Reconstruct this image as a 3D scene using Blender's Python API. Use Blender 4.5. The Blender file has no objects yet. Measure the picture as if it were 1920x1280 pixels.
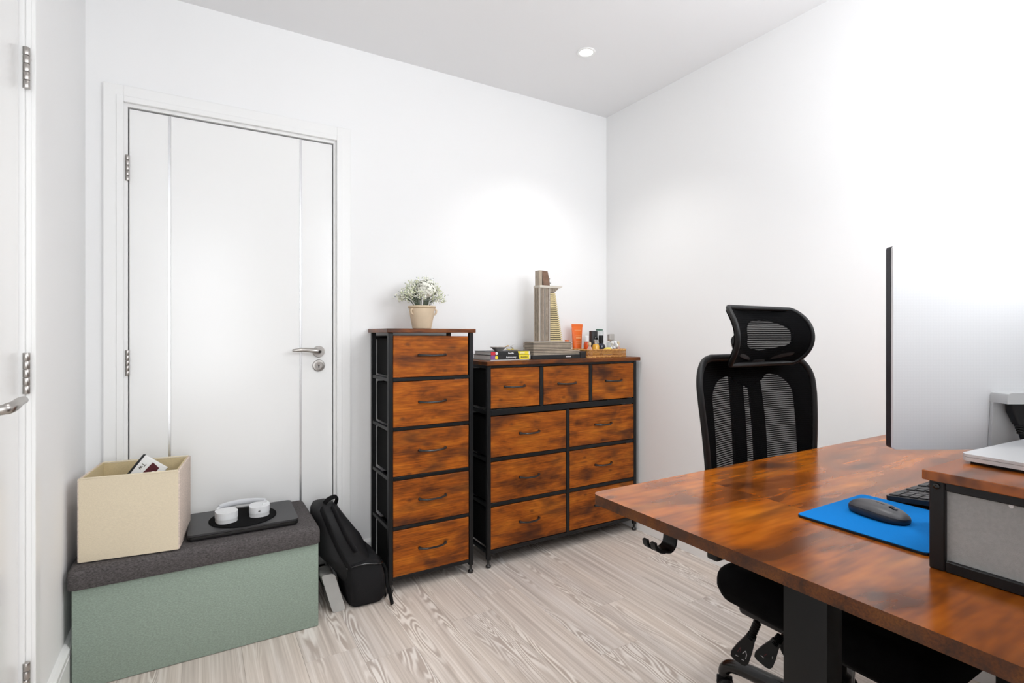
import bpy, bmesh, math, random
from mathutils import Vector, Matrix
random.seed(7)
PI = math.pi
scene = bpy.context.scene
C = scene.collection

# ---------------------------------------------------------------- camera
cam_d = bpy.data.cameras.new('camera'); cam = bpy.data.objects.new('camera', cam_d); C.objects.link(cam)
cam.location = (0, 0, 1.115)
cam.rotation_euler = (PI / 2, 0, -math.radians(30.8))
cam_d.sensor_width = 36.0; cam_d.sensor_fit = 'HORIZONTAL'
cam_d.lens = 986.0 / 1920.0 * 36.0
cam_d.shift_y = -14.0 / 1920.0
cam_d.clip_start = 0.02
scene.camera = cam

# ---------------------------------------------------------------- world, added daylight lamps, exposure
world = bpy.data.worlds.new('sky'); scene.world = world; world.use_nodes = True
bg = world.node_tree.nodes['Background']
bg.inputs[0].default_value = (0.86, 0.92, 1.0, 1); bg.inputs[1].default_value = 1.0

def area_light(name, loc, rot, sx, sy, power, col=(1, 1, 1)):
    l = bpy.data.lights.new(name, 'AREA'); l.shape = 'RECTANGLE'; l.size = sx; l.size_y = sy
    l.energy = power; l.color = col
    o = bpy.data.objects.new(name, l); C.objects.link(o); o.location = loc; o.rotation_euler = rot
    return o
# added area lamps standing in for daylight at two made-up, unseen windows
area_light('added_daylight_desk', (1.50, 0.02, 1.795), (-PI / 2, 0, PI), 1.1, 0.95, 14.5, (0.95, 0.975, 1.0))
area_light('added_daylight_lobby', (0.06, -1.62, 1.35), (-PI / 2, 0, PI), 0.72, 1.7, 10.5, (0.97, 0.985, 1.0))

vs = scene.view_settings
vs.view_transform = 'Standard'; vs.look = 'None'; vs.gamma = 1.0; vs.use_curve_mapping = False
vs.exposure = 0.75

# ---------------------------------------------------------------- materials
M = {}
def new_mat(name):
    m = bpy.data.materials.new(name); m.use_nodes = True; M[name] = m
    nt = m.node_tree; p = nt.nodes['Principled BSDF']
    return m, nt, p
def lin(r, g, b):
    f = lambda c: (c / 255 / 12.92) if c / 255 <= 0.04045 else ((c / 255 + 0.055) / 1.055) ** 2.4
    return (f(r), f(g), f(b), 1)
def simple(name, rgb, rough=0.5, metal=0.0, spec=0.5, bump=0.0, bscale=200.0, var=0.0, vscale=30.0):
    m, nt, p = new_mat(name)
    col = lin(*rgb)
    p.inputs['Base Color'].default_value = col
    p.inputs['Roughness'].default_value = rough; p.inputs['Metallic'].default_value = metal
    p.inputs['Specular IOR Level'].default_value = spec
    if bump or var:
        tc = nt.nodes.new('ShaderNodeTexCoord')
        n = nt.nodes.new('ShaderNodeTexNoise'); n.inputs['Scale'].default_value = bscale if bump else vscale
        n.inputs['Detail'].default_value = 4
        nt.links.new(tc.outputs['Object'], n.inputs['Vector'])
        if bump:
            b = nt.nodes.new('ShaderNodeBump'); b.inputs['Strength'].default_value = bump; b.inputs['Distance'].default_value = 0.002
            nt.links.new(n.outputs['Fac'], b.inputs['Height']); nt.links.new(b.outputs['Normal'], p.inputs['Normal'])
        if var:
            n2 = nt.nodes.new('ShaderNodeTexNoise'); n2.inputs['Scale'].default_value = vscale; n2.inputs['Detail'].default_value = 5
            nt.links.new(tc.outputs['Object'], n2.inputs['Vector'])
            r = nt.nodes.new('ShaderNodeValToRGB')
            r.color_ramp.elements[0].position = 0.3; r.color_ramp.elements[1].position = 0.7
            r.color_ramp.elements[0].color = tuple(c * (1 - var) for c in col[:3]) + (1,)
            r.color_ramp.elements[1].color = tuple(min(1, c * (1 + var)) for c in col[:3]) + (1,)
            nt.links.new(n2.outputs['Fac'], r.inputs[0]); nt.links.new(r.outputs[0], p.inputs['Base Color'])
    return m

simple('wall_paint', (248, 248, 248), 0.75, spec=0.3, bump=0.04, bscale=260)
simple('ceiling_paint', (244, 244, 245), 0.85, spec=0.2, bump=0.03, bscale=240)
simple('gloss_paint', (247, 247, 246), 0.22, spec=0.5)
simple('satin_paint', (247, 247, 246), 0.35, spec=0.5)
simple('gap_dark', (60, 55, 52), 0.9)
simple('steel', (176, 172, 168), 0.28, metal=1.0)
simple('chrome', (210, 208, 205), 0.12, metal=1.0)
simple('inlay', (224, 225, 227), 0.25, metal=0.8)
simple('black_metal', (17, 18, 20), 0.42, spec=0.35)
simple('desk_black', (10, 10, 10), 0.45, spec=0.3)
simple('handle_black', (30, 28, 27), 0.28, spec=0.6)
simple('black_fabric', (14, 14, 15), 0.9, spec=0.2, bump=0.3, bscale=900)
simple('backpack_nylon', (19, 19, 21), 0.62, spec=0.35, bump=0.25, bscale=500)
simple('backpack_panel', (24, 24, 26), 0.8, spec=0.25, bump=0.3, bscale=700)
simple('webbing', (11, 11, 12), 0.8, spec=0.2)
simple('chair_fabric', (9, 9, 10), 0.95, spec=0.08, bump=0.3, bscale=900)
simple('chair_plastic', (12, 12, 13), 0.5, spec=0.3)
simple('gloss_black', (14, 14, 15), 0.2, spec=0.5)
simple('laptop_black', (40, 40, 42), 0.42, spec=0.5)
simple('laptop_edge', (14, 14, 15), 0.25, spec=0.6)
simple('mat_black', (16, 16, 17), 0.95, spec=0.1, bump=0.4, bscale=1200)
simple('headphone_white', (222, 224, 226), 0.42, spec=0.4)
simple('headphone_pad', (205, 206, 207), 0.6, spec=0.3)
simple('headphone_band', (206, 208, 212), 0.7, spec=0.3, bump=0.2, bscale=600)
simple('silver_nylon', (172, 170, 166), 0.38, spec=0.5, bump=0.35, bscale=60, var=0.08, vscale=14)
simple('stoneware', (222, 202, 174), 0.7, spec=0.3, var=0.05, vscale=22, bump=0.15, bscale=120)
simple('stoneware_rim', (206, 182, 150), 0.65, spec=0.3)
simple('stem_green', (112, 124, 104), 0.8)
simple('flower_white', (244, 244, 232), 0.85)
simple('flower_cream', (226, 230, 200), 0.85)
simple('flower_grey', (140, 150, 148), 0.85)
simple('tower_taupe', (172, 158, 141), 0.6, var=0.12, vscale=40)
simple('tower_dark', (46, 40, 35), 0.6)
simple('tower_sand', (206, 188, 142), 0.6, var=0.1, vscale=60)
simple('tower_brown', (120, 92, 74), 0.6, var=0.2, vscale=50)
simple('tower_pale', (206, 198, 186), 0.5)
simple('book_black', (26, 26, 28), 0.45)
simple('book_yellow', (246, 224, 52), 0.45)
simple('book_red', (206, 40, 56), 0.45)
simple('book_purple', (130, 82, 150), 0.45)
simple('paper', (206, 204, 204), 0.85)
simple('paper_grey', (150, 149, 152), 0.85)
simple('paper_white', (240, 240, 238), 0.8)
simple('print_white', (238, 238, 238), 0.6)
simple('print_dark', (60, 54, 30), 0.6)
simple('orange_tube', (240, 112, 34), 0.4, spec=0.5)
simple('orange_deep', (226, 86, 18), 0.4, spec=0.5)
simple('orange_print', (250, 178, 122), 0.5)
simple('amber', (196, 72, 22), 0.2, spec=0.6)
simple('yellow_liquid', (226, 170, 58), 0.2, spec=0.6)
simple('lemon', (226, 206, 90), 0.5)
simple('navy_glass', (26, 28, 48), 0.15, spec=0.6)
simple('pink_glass', (196, 158, 148), 0.3, spec=0.5)
simple('cream_bead', (226, 206, 170), 0.45)
simple('brown_glass', (92, 54, 44), 0.2, spec=0.6)
simple('plastic_white', (236, 237, 238), 0.4)
simple('shell', (176, 170, 166), 0.3, spec=0.6, var=0.2, vscale=60)
simple('brass', (190, 150, 84), 0.35, metal=1.0)
simple('green_lid', (70, 112, 96), 0.5)
simple('maroon', (84, 22, 34), 0.5)
simple('monitor_bezel', (30, 31, 38), 0.4)
simple('screen_glass', (8, 8, 10), 0.08)
simple('stand_grey', (196, 197, 197), 0.4, spec=0.4)
simple('rubber_black', (12, 12, 13), 0.55, spec=0.35)
simple('keycap', (52, 52, 55), 0.5)
simple('keyboard_body', (22, 22, 24), 0.4)
simple('mouse_top', (66, 65, 68), 0.42, spec=0.45)
simple('mouse_side', (36, 36, 40), 0.4, spec=0.5)
simple('pad_blue', (14, 116, 192), 0.9, spec=0.1, bump=0.3, bscale=900)
simple('riser_grey', (176, 178, 177), 0.95, spec=0.1, bump=0.4, bscale=900, var=0.06, vscale=200)
simple('laptop_silver', (214, 215, 217), 0.35, metal=0.35)
simple('paddle_mark', (190, 190, 192), 0.6)

def fabric(name, rgb, rough=0.95, weave=1100.0, var=0.12, cscale=1.0):
    """woven cloth: two crossed thread waves, slight mottling"""
    m, nt, p = new_mat(name); N = nt.nodes; L = nt.links
    tc = N.new('ShaderNodeTexCoord')
    mp = N.new('ShaderNodeMapping'); L.new(tc.outputs['Object'], mp.inputs['Vector'])
    ns = N.new('ShaderNodeTexNoise'); ns.inputs['Scale'].default_value = weave * 0.35; ns.inputs['Detail'].default_value = 2
    L.new(tc.outputs['Object'], ns.inputs['Vector'])
    nl = N.new('ShaderNodeTexNoise'); nl.inputs['Scale'].default_value = 7; nl.inputs['Detail'].default_value = 4
    L.new(tc.outputs['Object'], nl.inputs['Vector'])
    mp.inputs['Scale'].default_value = (150, 150, 330)
    nt2 = N.new('ShaderNodeTexNoise'); nt2.inputs['Scale'].default_value = 1.0; nt2.inputs['Detail'].default_value = 3
    L.new(mp.outputs['Vector'], nt2.inputs['Vector'])
    a = N.new('ShaderNodeMath'); a.operation = 'MULTIPLY_ADD'; a.inputs[1].default_value = 0.5
    L.new(ns.outputs['Fac'], a.inputs[0]); L.new(nt2.outputs['Fac'], a.inputs[2])
    r = N.new('ShaderNodeValToRGB'); c = lin(*rgb)
    r.color_ramp.elements[0].position = 0.5; r.color_ramp.elements[1].position = 1.0
    r.color_ramp.elements[0].color = tuple(x * (1 - var) for x in c[:3]) + (1,)
    r.color_ramp.elements[1].color = tuple(min(1, x * (1 + var)) for x in c[:3]) + (1,)
    L.new(a.outputs[0], r.inputs[0])
    L.new(r.outputs[0], p.inputs['Base Color'])
    p.inputs['Roughness'].default_value = rough; p.inputs['Specular IOR Level'].default_value = 0.15
    b = N.new('ShaderNodeBump'); b.inputs['Strength'].default_value = 0.25; b.inputs['Distance'].default_value = 0.001
    L.new(ns.outputs['Fac'], b.inputs['Height'])
    b2 = N.new('ShaderNodeBump'); b2.inputs['Strength'].default_value = 0.25; b2.inputs['Distance'].default_value = 0.01
    L.new(nl.outputs['Fac'], b2.inputs['Height']); L.new(b.outputs['Normal'], b2.inputs['Normal'])
    L.new(b2.outputs['Normal'], p.inputs['Normal'])
    return m
fabric('sage_linen', (146, 160, 148), var=0.16)
fabric('charcoal_linen', (86, 82, 82), var=0.45)
fabric('cream_canvas', (224, 211, 186), var=0.05)
fabric('cream_lining', (214, 196, 156), var=0.06)
fabric('oat_boucle', (216, 200, 188), var=0.22)

def rustic(name, rough, bright=1.0, gscale=1.0, bump=0.08, spec=0.35, blot=0.86, fine=0.85, thr=0.50, gr=22.0, gd=3.0):
    """brown distressed wood print: grain along object X, dark blotches"""
    m, nt, p = new_mat(name); N = nt.nodes; L = nt.links
    tc = N.new('ShaderNodeTexCoord'); oi = N.new('ShaderNodeObjectInfo')
    sc = N.new('ShaderNodeVectorMath'); sc.operation = 'SCALE'; sc.inputs[0].default_value = (31.7, 17.3, 23.9)
    L.new(oi.outputs['Random'], sc.inputs['Scale'])
    ad = N.new('ShaderNodeVectorMath'); ad.operation = 'ADD'
    L.new(tc.outputs['Object'], ad.inputs[0]); L.new(sc.outputs[0], ad.inputs[1])
    def noise(scale, vec, detail=5, rough_=0.6, dist=0.0):
        mp = N.new('ShaderNodeMapping'); mp.inputs['Scale'].default_value = vec
        L.new(ad.outputs[0], mp.inputs['Vector'])
        n = N.new('ShaderNodeTexNoise'); n.inputs['Scale'].default_value = scale * gscale
        n.inputs['Detail'].default_value = detail; n.inputs['Roughness'].default_value = rough_
        n.inputs['Distortion'].default_value = dist
        L.new(mp.outputs['Vector'], n.inputs['Vector'])
        return n
    n1 = noise(4.0, (1.2, 4.0, 4.0), gd + 1.5, 0.62, 0.3)
    r1 = N.new('ShaderNodeValToRGB'); cr = r1.color_ramp
    cr.elements[0].position = 0.30; cr.elements[0].color = lin(96 * bright, 48 * bright, 14 * bright)
    cr.elements[1].position = 0.72; cr.elements[1].color = lin(208 * bright, 120 * bright, 30 * bright)
    e = cr.elements.new(0.50); e.color = lin(172 * bright, 90 * bright, 20 * bright)
    L.new(n1.outputs['Fac'], r1.inputs[0])
    # fine grain lines
    n2 = noise(10.0, (0.7, gr, gr), gd, 0.65, 0.1)
    r2 = N.new('ShaderNodeValToRGB'); r2.color_ramp.elements[0].position = 0.28; r2.color_ramp.elements[1].position = 0.62
    r2.color_ramp.elements[0].color = (0.36, 0.33, 0.32, 1); r2.color_ramp.elements[1].color = (1.06, 1.04, 1.0, 1)
    L.new(n2.outputs['Fac'], r2.inputs[0])
    mx = N.new('ShaderNodeMix'); mx.data_type = 'RGBA'; mx.blend_type = 'MULTIPLY'; mx.inputs['Factor'].default_value = fine
    L.new(r1.outputs[0], mx.inputs['A']); L.new(r2.outputs[0], mx.inputs['B'])
    # dark weathered blotches
    n3 = noise(6.5, (0.9, 1.5, 1.5), min(gd, 2.5), 0.55, 0.35)
    r3 = N.new('ShaderNodeValToRGB'); r3.color_ramp.elements[0].position = thr; r3.color_ramp.elements[1].position = thr + 0.22
    r3.color_ramp.elements[0].color = (0, 0, 0, 1); r3.color_ramp.elements[1].color = (blot, blot, blot, 1)
    L.new(n3.outputs['Fac'], r3.inputs[0])
    mx2 = N.new('ShaderNodeMix'); mx2.data_type = 'RGBA'; mx2.blend_type = 'MIX'
    L.new(r3.outputs[0], mx2.inputs['Factor']); L.new(mx.outputs['Result'], mx2.inputs['A'])
    mx2.inputs['B'].default_value = lin(56, 34, 24)
    # long dark smears following the grain
    n5 = noise(3.2, (1.0, 5.5, 5.5), min(gd, 3.0), 0.6, 0.2)
    r5 = N.new('ShaderNodeValToRGB'); r5.color_ramp.elements[0].position = 0.54; r5.color_ramp.elements[1].position = 0.70
    r5.color_ramp.elements[0].color = (0, 0, 0, 1); r5.color_ramp.elements[1].color = (0.62, 0.62, 0.62, 1)
    L.new(n5.outputs['Fac'], r5.inputs[0])
    mx5 = N.new('ShaderNodeMix'); mx5.data_type = 'RGBA'
    L.new(r5.outputs[0], mx5.inputs['Factor']); L.new(mx2.outputs['Result'], mx5.inputs['A']); mx5.inputs['B'].default_value = lin(66, 38, 24)
    mx2 = mx5
    # small knots
    mpv = N.new('ShaderNodeMapping'); mpv.inputs['Scale'].default_value = (0.7, 1.2, 1.2); L.new(ad.outputs[0], mpv.inputs['Vector'])
    vo = N.new('ShaderNodeTexVoronoi'); vo.inputs['Scale'].default_value = 13 * gscale; L.new(mpv.outputs['Vector'], vo.inputs['Vector'])
    r4 = N.new('ShaderNodeValToRGB'); r4.color_ramp.elements[0].position = 0.05; r4.color_ramp.elements[1].position = 0.16
    r4.color_ramp.elements[0].color = (0.55, 0.55, 0.55, 1); r4.color_ramp.elements[1].color = (0, 0, 0, 1)
    L.new(vo.outputs['Distance'], r4.inputs[0])
    mx3 = N.new('ShaderNodeMix'); mx3.data_type = 'RGBA'
    L.new(r4.outputs[0], mx3.inputs['Factor']); L.new(mx2.outputs['Result'], mx3.inputs['A']); mx3.inputs['B'].default_value = lin(48, 28, 20)
    L.new(mx3.outputs['Result'], p.inputs['Base Color'])
    p.inputs['Roughness'].default_value = rough
    b = N.new('ShaderNodeBump'); b.inputs['Strength'].default_value = bump; b.inputs['Distance'].default_value = 0.001
    p.inputs['Specular IOR Level'].default_value = spec
    L.new(n2.outputs['Fac'], b.inputs['Height']); L.new(b.outputs['Normal'], p.inputs['Normal'])
    return m
rustic('rustic_wood', 0.55, 1.0, 1.0, 0.06, 0.25)
rustic('rustic_top', 0.35, 0.74)
rustic('desk_wood', 0.20, 0.92, 0.75, 0.0, 0.5, 0.8, 0.55, 0.54, 7.0, 1.5)
rustic('desk_edge', 0.5, 0.56, 1.4)

def plank_mat():
    m, nt, p = new_mat('washed_pine'); N = nt.nodes; L = nt.links
    tc = N.new('ShaderNodeTexCoord'); oi = N.new('ShaderNodeObjectInfo')
    sc = N.new('ShaderNodeVectorMath'); sc.operation = 'SCALE'; sc.inputs[0].default_value = (41.3, 27.1, 0.0)
    L.new(oi.outputs['Random'], sc.inputs['Scale'])
    ad = N.new('ShaderNodeVectorMath'); ad.operation = 'ADD'
    L.new(tc.outputs['Object'], ad.inputs[0]); L.new(sc.outputs[0], ad.inputs[1])
    def noise(scale, vec, detail=3, ro=0.5, dist=0.0):
        mp = N.new('ShaderNodeMapping'); mp.inputs['Scale'].default_value = vec
        L.new(ad.outputs[0], mp.inputs['Vector'])
        n = N.new('ShaderNodeTexNoise'); n.inputs['Scale'].default_value = scale
        n.inputs['Detail'].default_value = detail; n.inputs['Roughness'].default_value = ro; n.inputs['Distortion'].default_value = dist
        L.new(mp.outputs['Vector'], n.inputs['Vector'])
        return n
    def math_(op, a, b=None, c=None):
        n = N.new('ShaderNodeMath'); n.operation = op
        for i, v in enumerate((a, b, c)):
            if v is None: continue
            if isinstance(v, (int, float)): n.inputs[i].default_value = v
            else: L.new(v, n.inputs[i])
        return n.outputs[0]
    # contour-line (cathedral) grain: level lines of a stretched height field
    h = noise(1.0, (19.0, 2.3, 1.0), 1.3, 0.4, 0.3)
    w = math_('SINE', math_('MULTIPLY', h.outputs['Fac'], 74.0))
    rl = N.new('ShaderNodeValToRGB'); rl.color_ramp.elements[0].position = 0.15; rl.color_ramp.elements[1].position = 0.9
    L.new(math_('MULTIPLY_ADD', w, 0.5, 0.5), rl.inputs[0])
    # mask: figured grain only down the middle lanes of some boards
    mk = noise(1.0, (11.0, 0.8, 1.0), 1.0)
    rm = N.new('ShaderNodeValToRGB'); rm.color_ramp.elements[0].position = 0.53; rm.color_ramp.elements[1].position = 0.62
    L.new(mk.outputs['Fac'], rm.inputs[0])
    # straight streaks
    s1 = noise(1.0, (55.0, 0.9, 1.0), 3, 0.6)
    s2 = noise(1.0, (160.0, 2.5, 1.0), 2, 0.6)
    base = N.new('ShaderNodeValToRGB'); cr = base.color_ramp
    cr.elements[0].position = 0.30; cr.elements[0].color = lin(192, 182, 174)
    cr.elements[1].position = 0.70; cr.elements[1].color = lin(236, 230, 225)
    e = cr.elements.new(0.5); e.color = lin(217, 208, 200)
    L.new(s1.outputs['Fac'], base.inputs[0])
    fine = N.new('ShaderNodeMix'); fine.data_type = 'RGBA'; fine.blend_type = 'MULTIPLY'; fine.inputs['Factor'].default_value = 0.55
    rf = N.new('ShaderNodeValToRGB'); rf.color_ramp.elements[0].position = 0.3; rf.color_ramp.elements[1].position = 0.6
    rf.color_ramp.elements[0].color = (0.74, 0.72, 0.70, 1); rf.color_ramp.elements[1].color = (1, 1, 1, 1)
    L.new(s2.outputs['Fac'], rf.inputs[0]); L.new(base.outputs[0], fine.inputs['A']); L.new(rf.outputs[0], fine.inputs['B'])
    grain = N.new('ShaderNodeMix'); grain.data_type = 'RGBA'
    L.new(rl.outputs[0], grain.inputs['Factor']); grain.inputs['A'].default_value = lin(176, 163, 153); grain.inputs['B'].default_value = lin(244, 240, 235)
    mixg = N.new('ShaderNodeMix'); mixg.data_type = 'RGBA'
    L.new(math_('MULTIPLY', rm.outputs[0], 0.72), mixg.inputs['Factor']); L.new(fine.outputs['Result'], mixg.inputs['A']); L.new(grain.outputs['Result'], mixg.inputs['B'])
    # broad warm / cool drift and board to board shift
    big = noise(1.0, (5.0, 1.1, 1.0), 2)
    rb = N.new('ShaderNodeValToRGB'); rb.color_ramp.elements[0].position = 0.3; rb.color_ramp.elements[1].position = 0.7
    rb.color_ramp.elements[0].color = (0.90, 0.895, 0.90, 1); rb.color_ramp.elements[1].color = (1.02, 0.985, 0.95, 1)
    L.new(big.outputs['Fac'], rb.inputs[0])
    mm = N.new('ShaderNodeMix'); mm.data_type = 'RGBA'; mm.blend_type = 'MULTIPLY'; mm.inputs['Factor'].default_value = 1.0
    L.new(mixg.outputs['Result'], mm.inputs['A']); L.new(rb.outputs[0], mm.inputs['B'])
    L.new(mm.outputs['Result'], p.inputs['Base Color'])
    p.inputs['Roughness'].default_value = 0.5; p.inputs['Specular IOR Level'].default_value = 0.35
    bp = N.new('ShaderNodeBump'); bp.inputs['Strength'].default_value = 0.1; bp.inputs['Distance'].default_value = 0.001
    L.new(s2.outputs['Fac'], bp.inputs['Height']); L.new(bp.outputs['Normal'], p.inputs['Normal'])
plank_mat()

def mesh_cloth(name, period, open_):
    """open-weave chair mesh: dark yarn rows with see-through gaps"""
    m, nt, p = new_mat(name); N = nt.nodes; L = nt.links
    p.inputs['Base Color'].default_value = lin(10, 10, 11); p.inputs['Roughness'].default_value = 1.0; p.inputs['Specular IOR Level'].default_value = 0.05
    tc = N.new('ShaderNodeTexCoord')
    wv = N.new('ShaderNodeTexWave'); wv.wave_type = 'BANDS'; wv.bands_direction = 'Z'; wv.inputs['Scale'].default_value = 2 * PI / period / 20.0
    L.new(tc.outputs['Object'], wv.inputs['Vector'])
    r = N.new('ShaderNodeValToRGB'); r.color_ramp.elements[0].position = 0.3; r.color_ramp.elements[1].position = 0.7
    r.color_ramp.elements[0].color = (1, 1, 1, 1); r.color_ramp.elements[1].color = (open_, open_, open_, 1)
    L.new(wv.outputs['Fac'], r.inputs[0])
    tr = N.new('ShaderNodeBsdfTransparent'); mx = N.new('ShaderNodeMixShader')
    L.new(r.outputs[0], mx.inputs['Fac']); L.new(tr.outputs[0], mx.inputs[1]); L.new(p.outputs[0], mx.inputs[2])
    L.new(mx.outputs[0], nt.nodes['Material Output'].inputs['Surface'])
mesh_cloth('chair_mesh', 0.0062, 0.80)

def glass_mat(name, tint, fac):
    m, nt, p = new_mat(name); N = nt.nodes; L = nt.links
    p.inputs['Base Color'].default_value = lin(*tint); p.inputs['Roughness'].default_value = 0.06
    tr = N.new('ShaderNodeBsdfTransparent'); mx = N.new('ShaderNodeMixShader'); mx.inputs['Fac'].default_value = fac
    L.new(tr.outputs[0], mx.inputs[1]); L.new(p.outputs[0], mx.inputs[2])
    L.new(mx.outputs[0], nt.nodes['Material Output'].inputs['Surface'])
glass_mat('clear_glass', (225, 232, 232), 0.35)
glass_mat('window_glass', (235, 240, 240), 0.06)

def dotted_white():
    m, nt, p = new_mat('monitor_white'); N = nt.nodes; L = nt.links
    tc = N.new('ShaderNodeTexCoord'); mp = N.new('ShaderNodeMapping')
    mp.inputs['Rotation'].default_value = (0, PI / 4, 0)
    L.new(tc.outputs['Object'], mp.inputs['Vector'])
    ck = N.new('ShaderNodeTexChecker'); ck.inputs['Scale'].default_value = 260
    ck.inputs['Color1'].default_value = lin(226, 227, 229); ck.inputs['Color2'].default_value = lin(224, 225, 227)
    sp = N.new('ShaderNodeSeparateXYZ'); cb = N.new('ShaderNodeCombineXYZ'); cb.inputs['Y'].default_value = 0.5
    L.new(mp.outputs['Vector'], sp.inputs[0]); L.new(sp.outputs['X'], cb.inputs['X']); L.new(sp.outputs['Z'], cb.inputs['Z'])
    L.new(cb.outputs[0], ck.inputs['Vector']); L.new(ck.outputs['Color'], p.inputs['Base Color'])
    p.inputs['Roughness'].default_value = 0.45
dotted_white()

def wicker():
    m, nt, p = new_mat('wicker'); N = nt.nodes; L = nt.links
    tc = N.new('ShaderNodeTexCoord'); n = N.new('ShaderNodeTexNoise'); n.inputs['Scale'].default_value = 90
    L.new(tc.outputs['Object'], n.inputs['Vector'])
    r = N.new('ShaderNodeValToRGB'); r.color_ramp.elements[0].position = 0.35; r.color_ramp.elements[1].position = 0.65
    r.color_ramp.elements[0].color = lin(160, 102, 48); r.color_ramp.elements[1].color = lin(222, 170, 100)
    L.new(n.outputs['Fac'], r.inputs[0]); L.new(r.outputs[0], p.inputs['Base Color']); p.inputs['Roughness'].default_value = 0.6
wicker()

def emit(name, rgb, strength):
    m, nt, p = new_mat(name)
    p.inputs['Base Color'].default_value = lin(*rgb)
    p.inputs['Emission Color'].default_value = lin(*rgb); p.inputs['Emission Strength'].default_value = strength
emit('lamp_glow', (255, 246, 232), 14.0)

# ---------------------------------------------------------------- mesh helpers
def B(): return bmesh.new()
def box(bm, x0, x1, y0, y1, z0, z1, bev=0.0, seg=2):
    r = bmesh.ops.create_cube(bm, size=1.0)
    vs_ = r['verts']
    for v in vs_:
        v.co = Vector(((x0 + x1) / 2 + v.co.x * (x1 - x0), (y0 + y1) / 2 + v.co.y * (y1 - y0), (z0 + z1) / 2 + v.co.z * (z1 - z0)))
    if bev > 0:
        es = list({e for v in vs_ for e in v.link_edges})
        bmesh.ops.bevel(bm, geom=es, offset=bev, segments=seg, affect='EDGES', profile=0.5)
    return bm
def tube(bm, pts, r, n=10, cap=True, flat=None):
    """round bar along a polyline; r number or list; flat=(a,b) scales the section"""
    pts = [Vector(p) for p in pts]
    rs = r if isinstance(r, (list, tuple)) else [r] * len(pts)
    rings = []
    up = None
    for i, p in enumerate(pts):
        t = (pts[min(i + 1, len(pts) - 1)] - pts[max(i - 1, 0)]).normalized()
        if up is None:
            up = Vector((0, 0, 1)) if abs(t.z) < 0.9 else Vector((0, 1, 0))
        s = t.cross(up)
        if s.length < 1e-5: s = t.cross(Vector((1, 0, 0)))
        s.normalize(); u = s.cross(t).normalized(); up = u
        fa, fb = flat if flat else (1, 1)
        rings.append([bm.verts.new(p + s * (math.cos(2 * PI * k / n) * rs[i] * fa) + u * (math.sin(2 * PI * k / n) * rs[i] * fb)) for k in range(n)])
    for a, b in zip(rings, rings[1:]):
        for k in range(n):
            bm.faces.new((a[k], a[(k + 1) % n], b[(k + 1) % n], b[k]))
    if cap:
        bm.faces.new(list(reversed(rings[0]))); bm.faces.new(rings[-1])
    return bm
def smooth_path(pts, sub=6):
    pts = [Vector(p) for p in pts]; out = []
    for i in range(len(pts) - 1):
        p0 = pts[max(i - 1, 0)]; p1 = pts[i]; p2 = pts[i + 1]; p3 = pts[min(i + 2, len(pts) - 1)]
        for k in range(sub):
            t = k / sub
            out.append(0.5 * ((2 * p1) + (p2 - p0) * t + (2 * p0 - 5 * p1 + 4 * p2 - p3) * t * t + (3 * p1 - p0 - 3 * p2 + p3) * t ** 3))
    out.append(pts[-1]); return out
def lathe(bm, prof, cx=0, cy=0, n=24, sy=1.0):
    rings = []
    for r, z in prof:
        if r < 1e-6: rings.append([bm.verts.new((cx, cy, z))])
        else: rings.append([bm.verts.new((cx + r * math.cos(2 * PI * k / n), cy + sy * r * math.sin(2 * PI * k / n), z)) for k in range(n)])
    for a, b in zip(rings, rings[1:]):
        for k in range(n):
            k2 = (k + 1) % n
            if len(a) == 1 and len(b) == 1: continue
            if len(a) == 1: bm.faces.new((a[0], b[k2], b[k]))
            elif len(b) == 1: bm.faces.new((a[k], a[k2], b[0]))
            else: bm.faces.new((a[k], a[k2], b[k2], b[k]))
    return bm
def prism(bm, poly, axis, a, b):
    """extrude 2-D polygon along axis ('x','y','z') from a to b; poly in the other two axes in order"""
    def mk(p, t):
        if axis == 'x': return (t, p[0], p[1])
        if axis == 'y': return (p[0], t, p[1])
        return (p[0], p[1], t)
    A = [bm.verts.new(mk(p, a)) for p in poly]; Bv = [bm.verts.new(mk(p, b)) for p in poly]
    n = len(poly)
    for k in range(n): bm.faces.new((A[k], A[(k + 1) % n], Bv[(k + 1) % n], Bv[k]))
    bm.faces.new(list(reversed(A))); bm.faces.new(Bv)
    return bm
def rrect(x0, x1, y0, y1, r, n=6):
    pts = []
    for cx, cy, a0 in ((x1 - r, y1 - r, 0), (x0 + r, y1 - r, 90), (x0 + r, y0 + r, 180), (x1 - r, y0 + r, 270)):
        for k in range(n + 1):
            a = math.radians(a0 + 90 * k / n); pts.append((cx + r * math.cos(a), cy + r * math.sin(a)))
    return pts
def bevel_all(bm, off, seg=2, ang=30):
    es = [e for e in bm.edges if len(e.link_faces) == 2 and e.calc_face_angle(0) > math.radians(ang)]
    bmesh.ops.bevel(bm, geom=es, offset=off, segments=seg, affect='EDGES', profile=0.5)
    return bm
def rot(bm, ang, axis='Z', cent=(0, 0, 0), verts=None):
    bmesh.ops.rotate(bm, verts=verts or bm.verts[:], cent=cent, matrix=Matrix.Rotation(ang, 3, axis)); return bm
def move(bm, v):
    bmesh.ops.translate(bm, verts=bm.verts[:], vec=v); return bm

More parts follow.
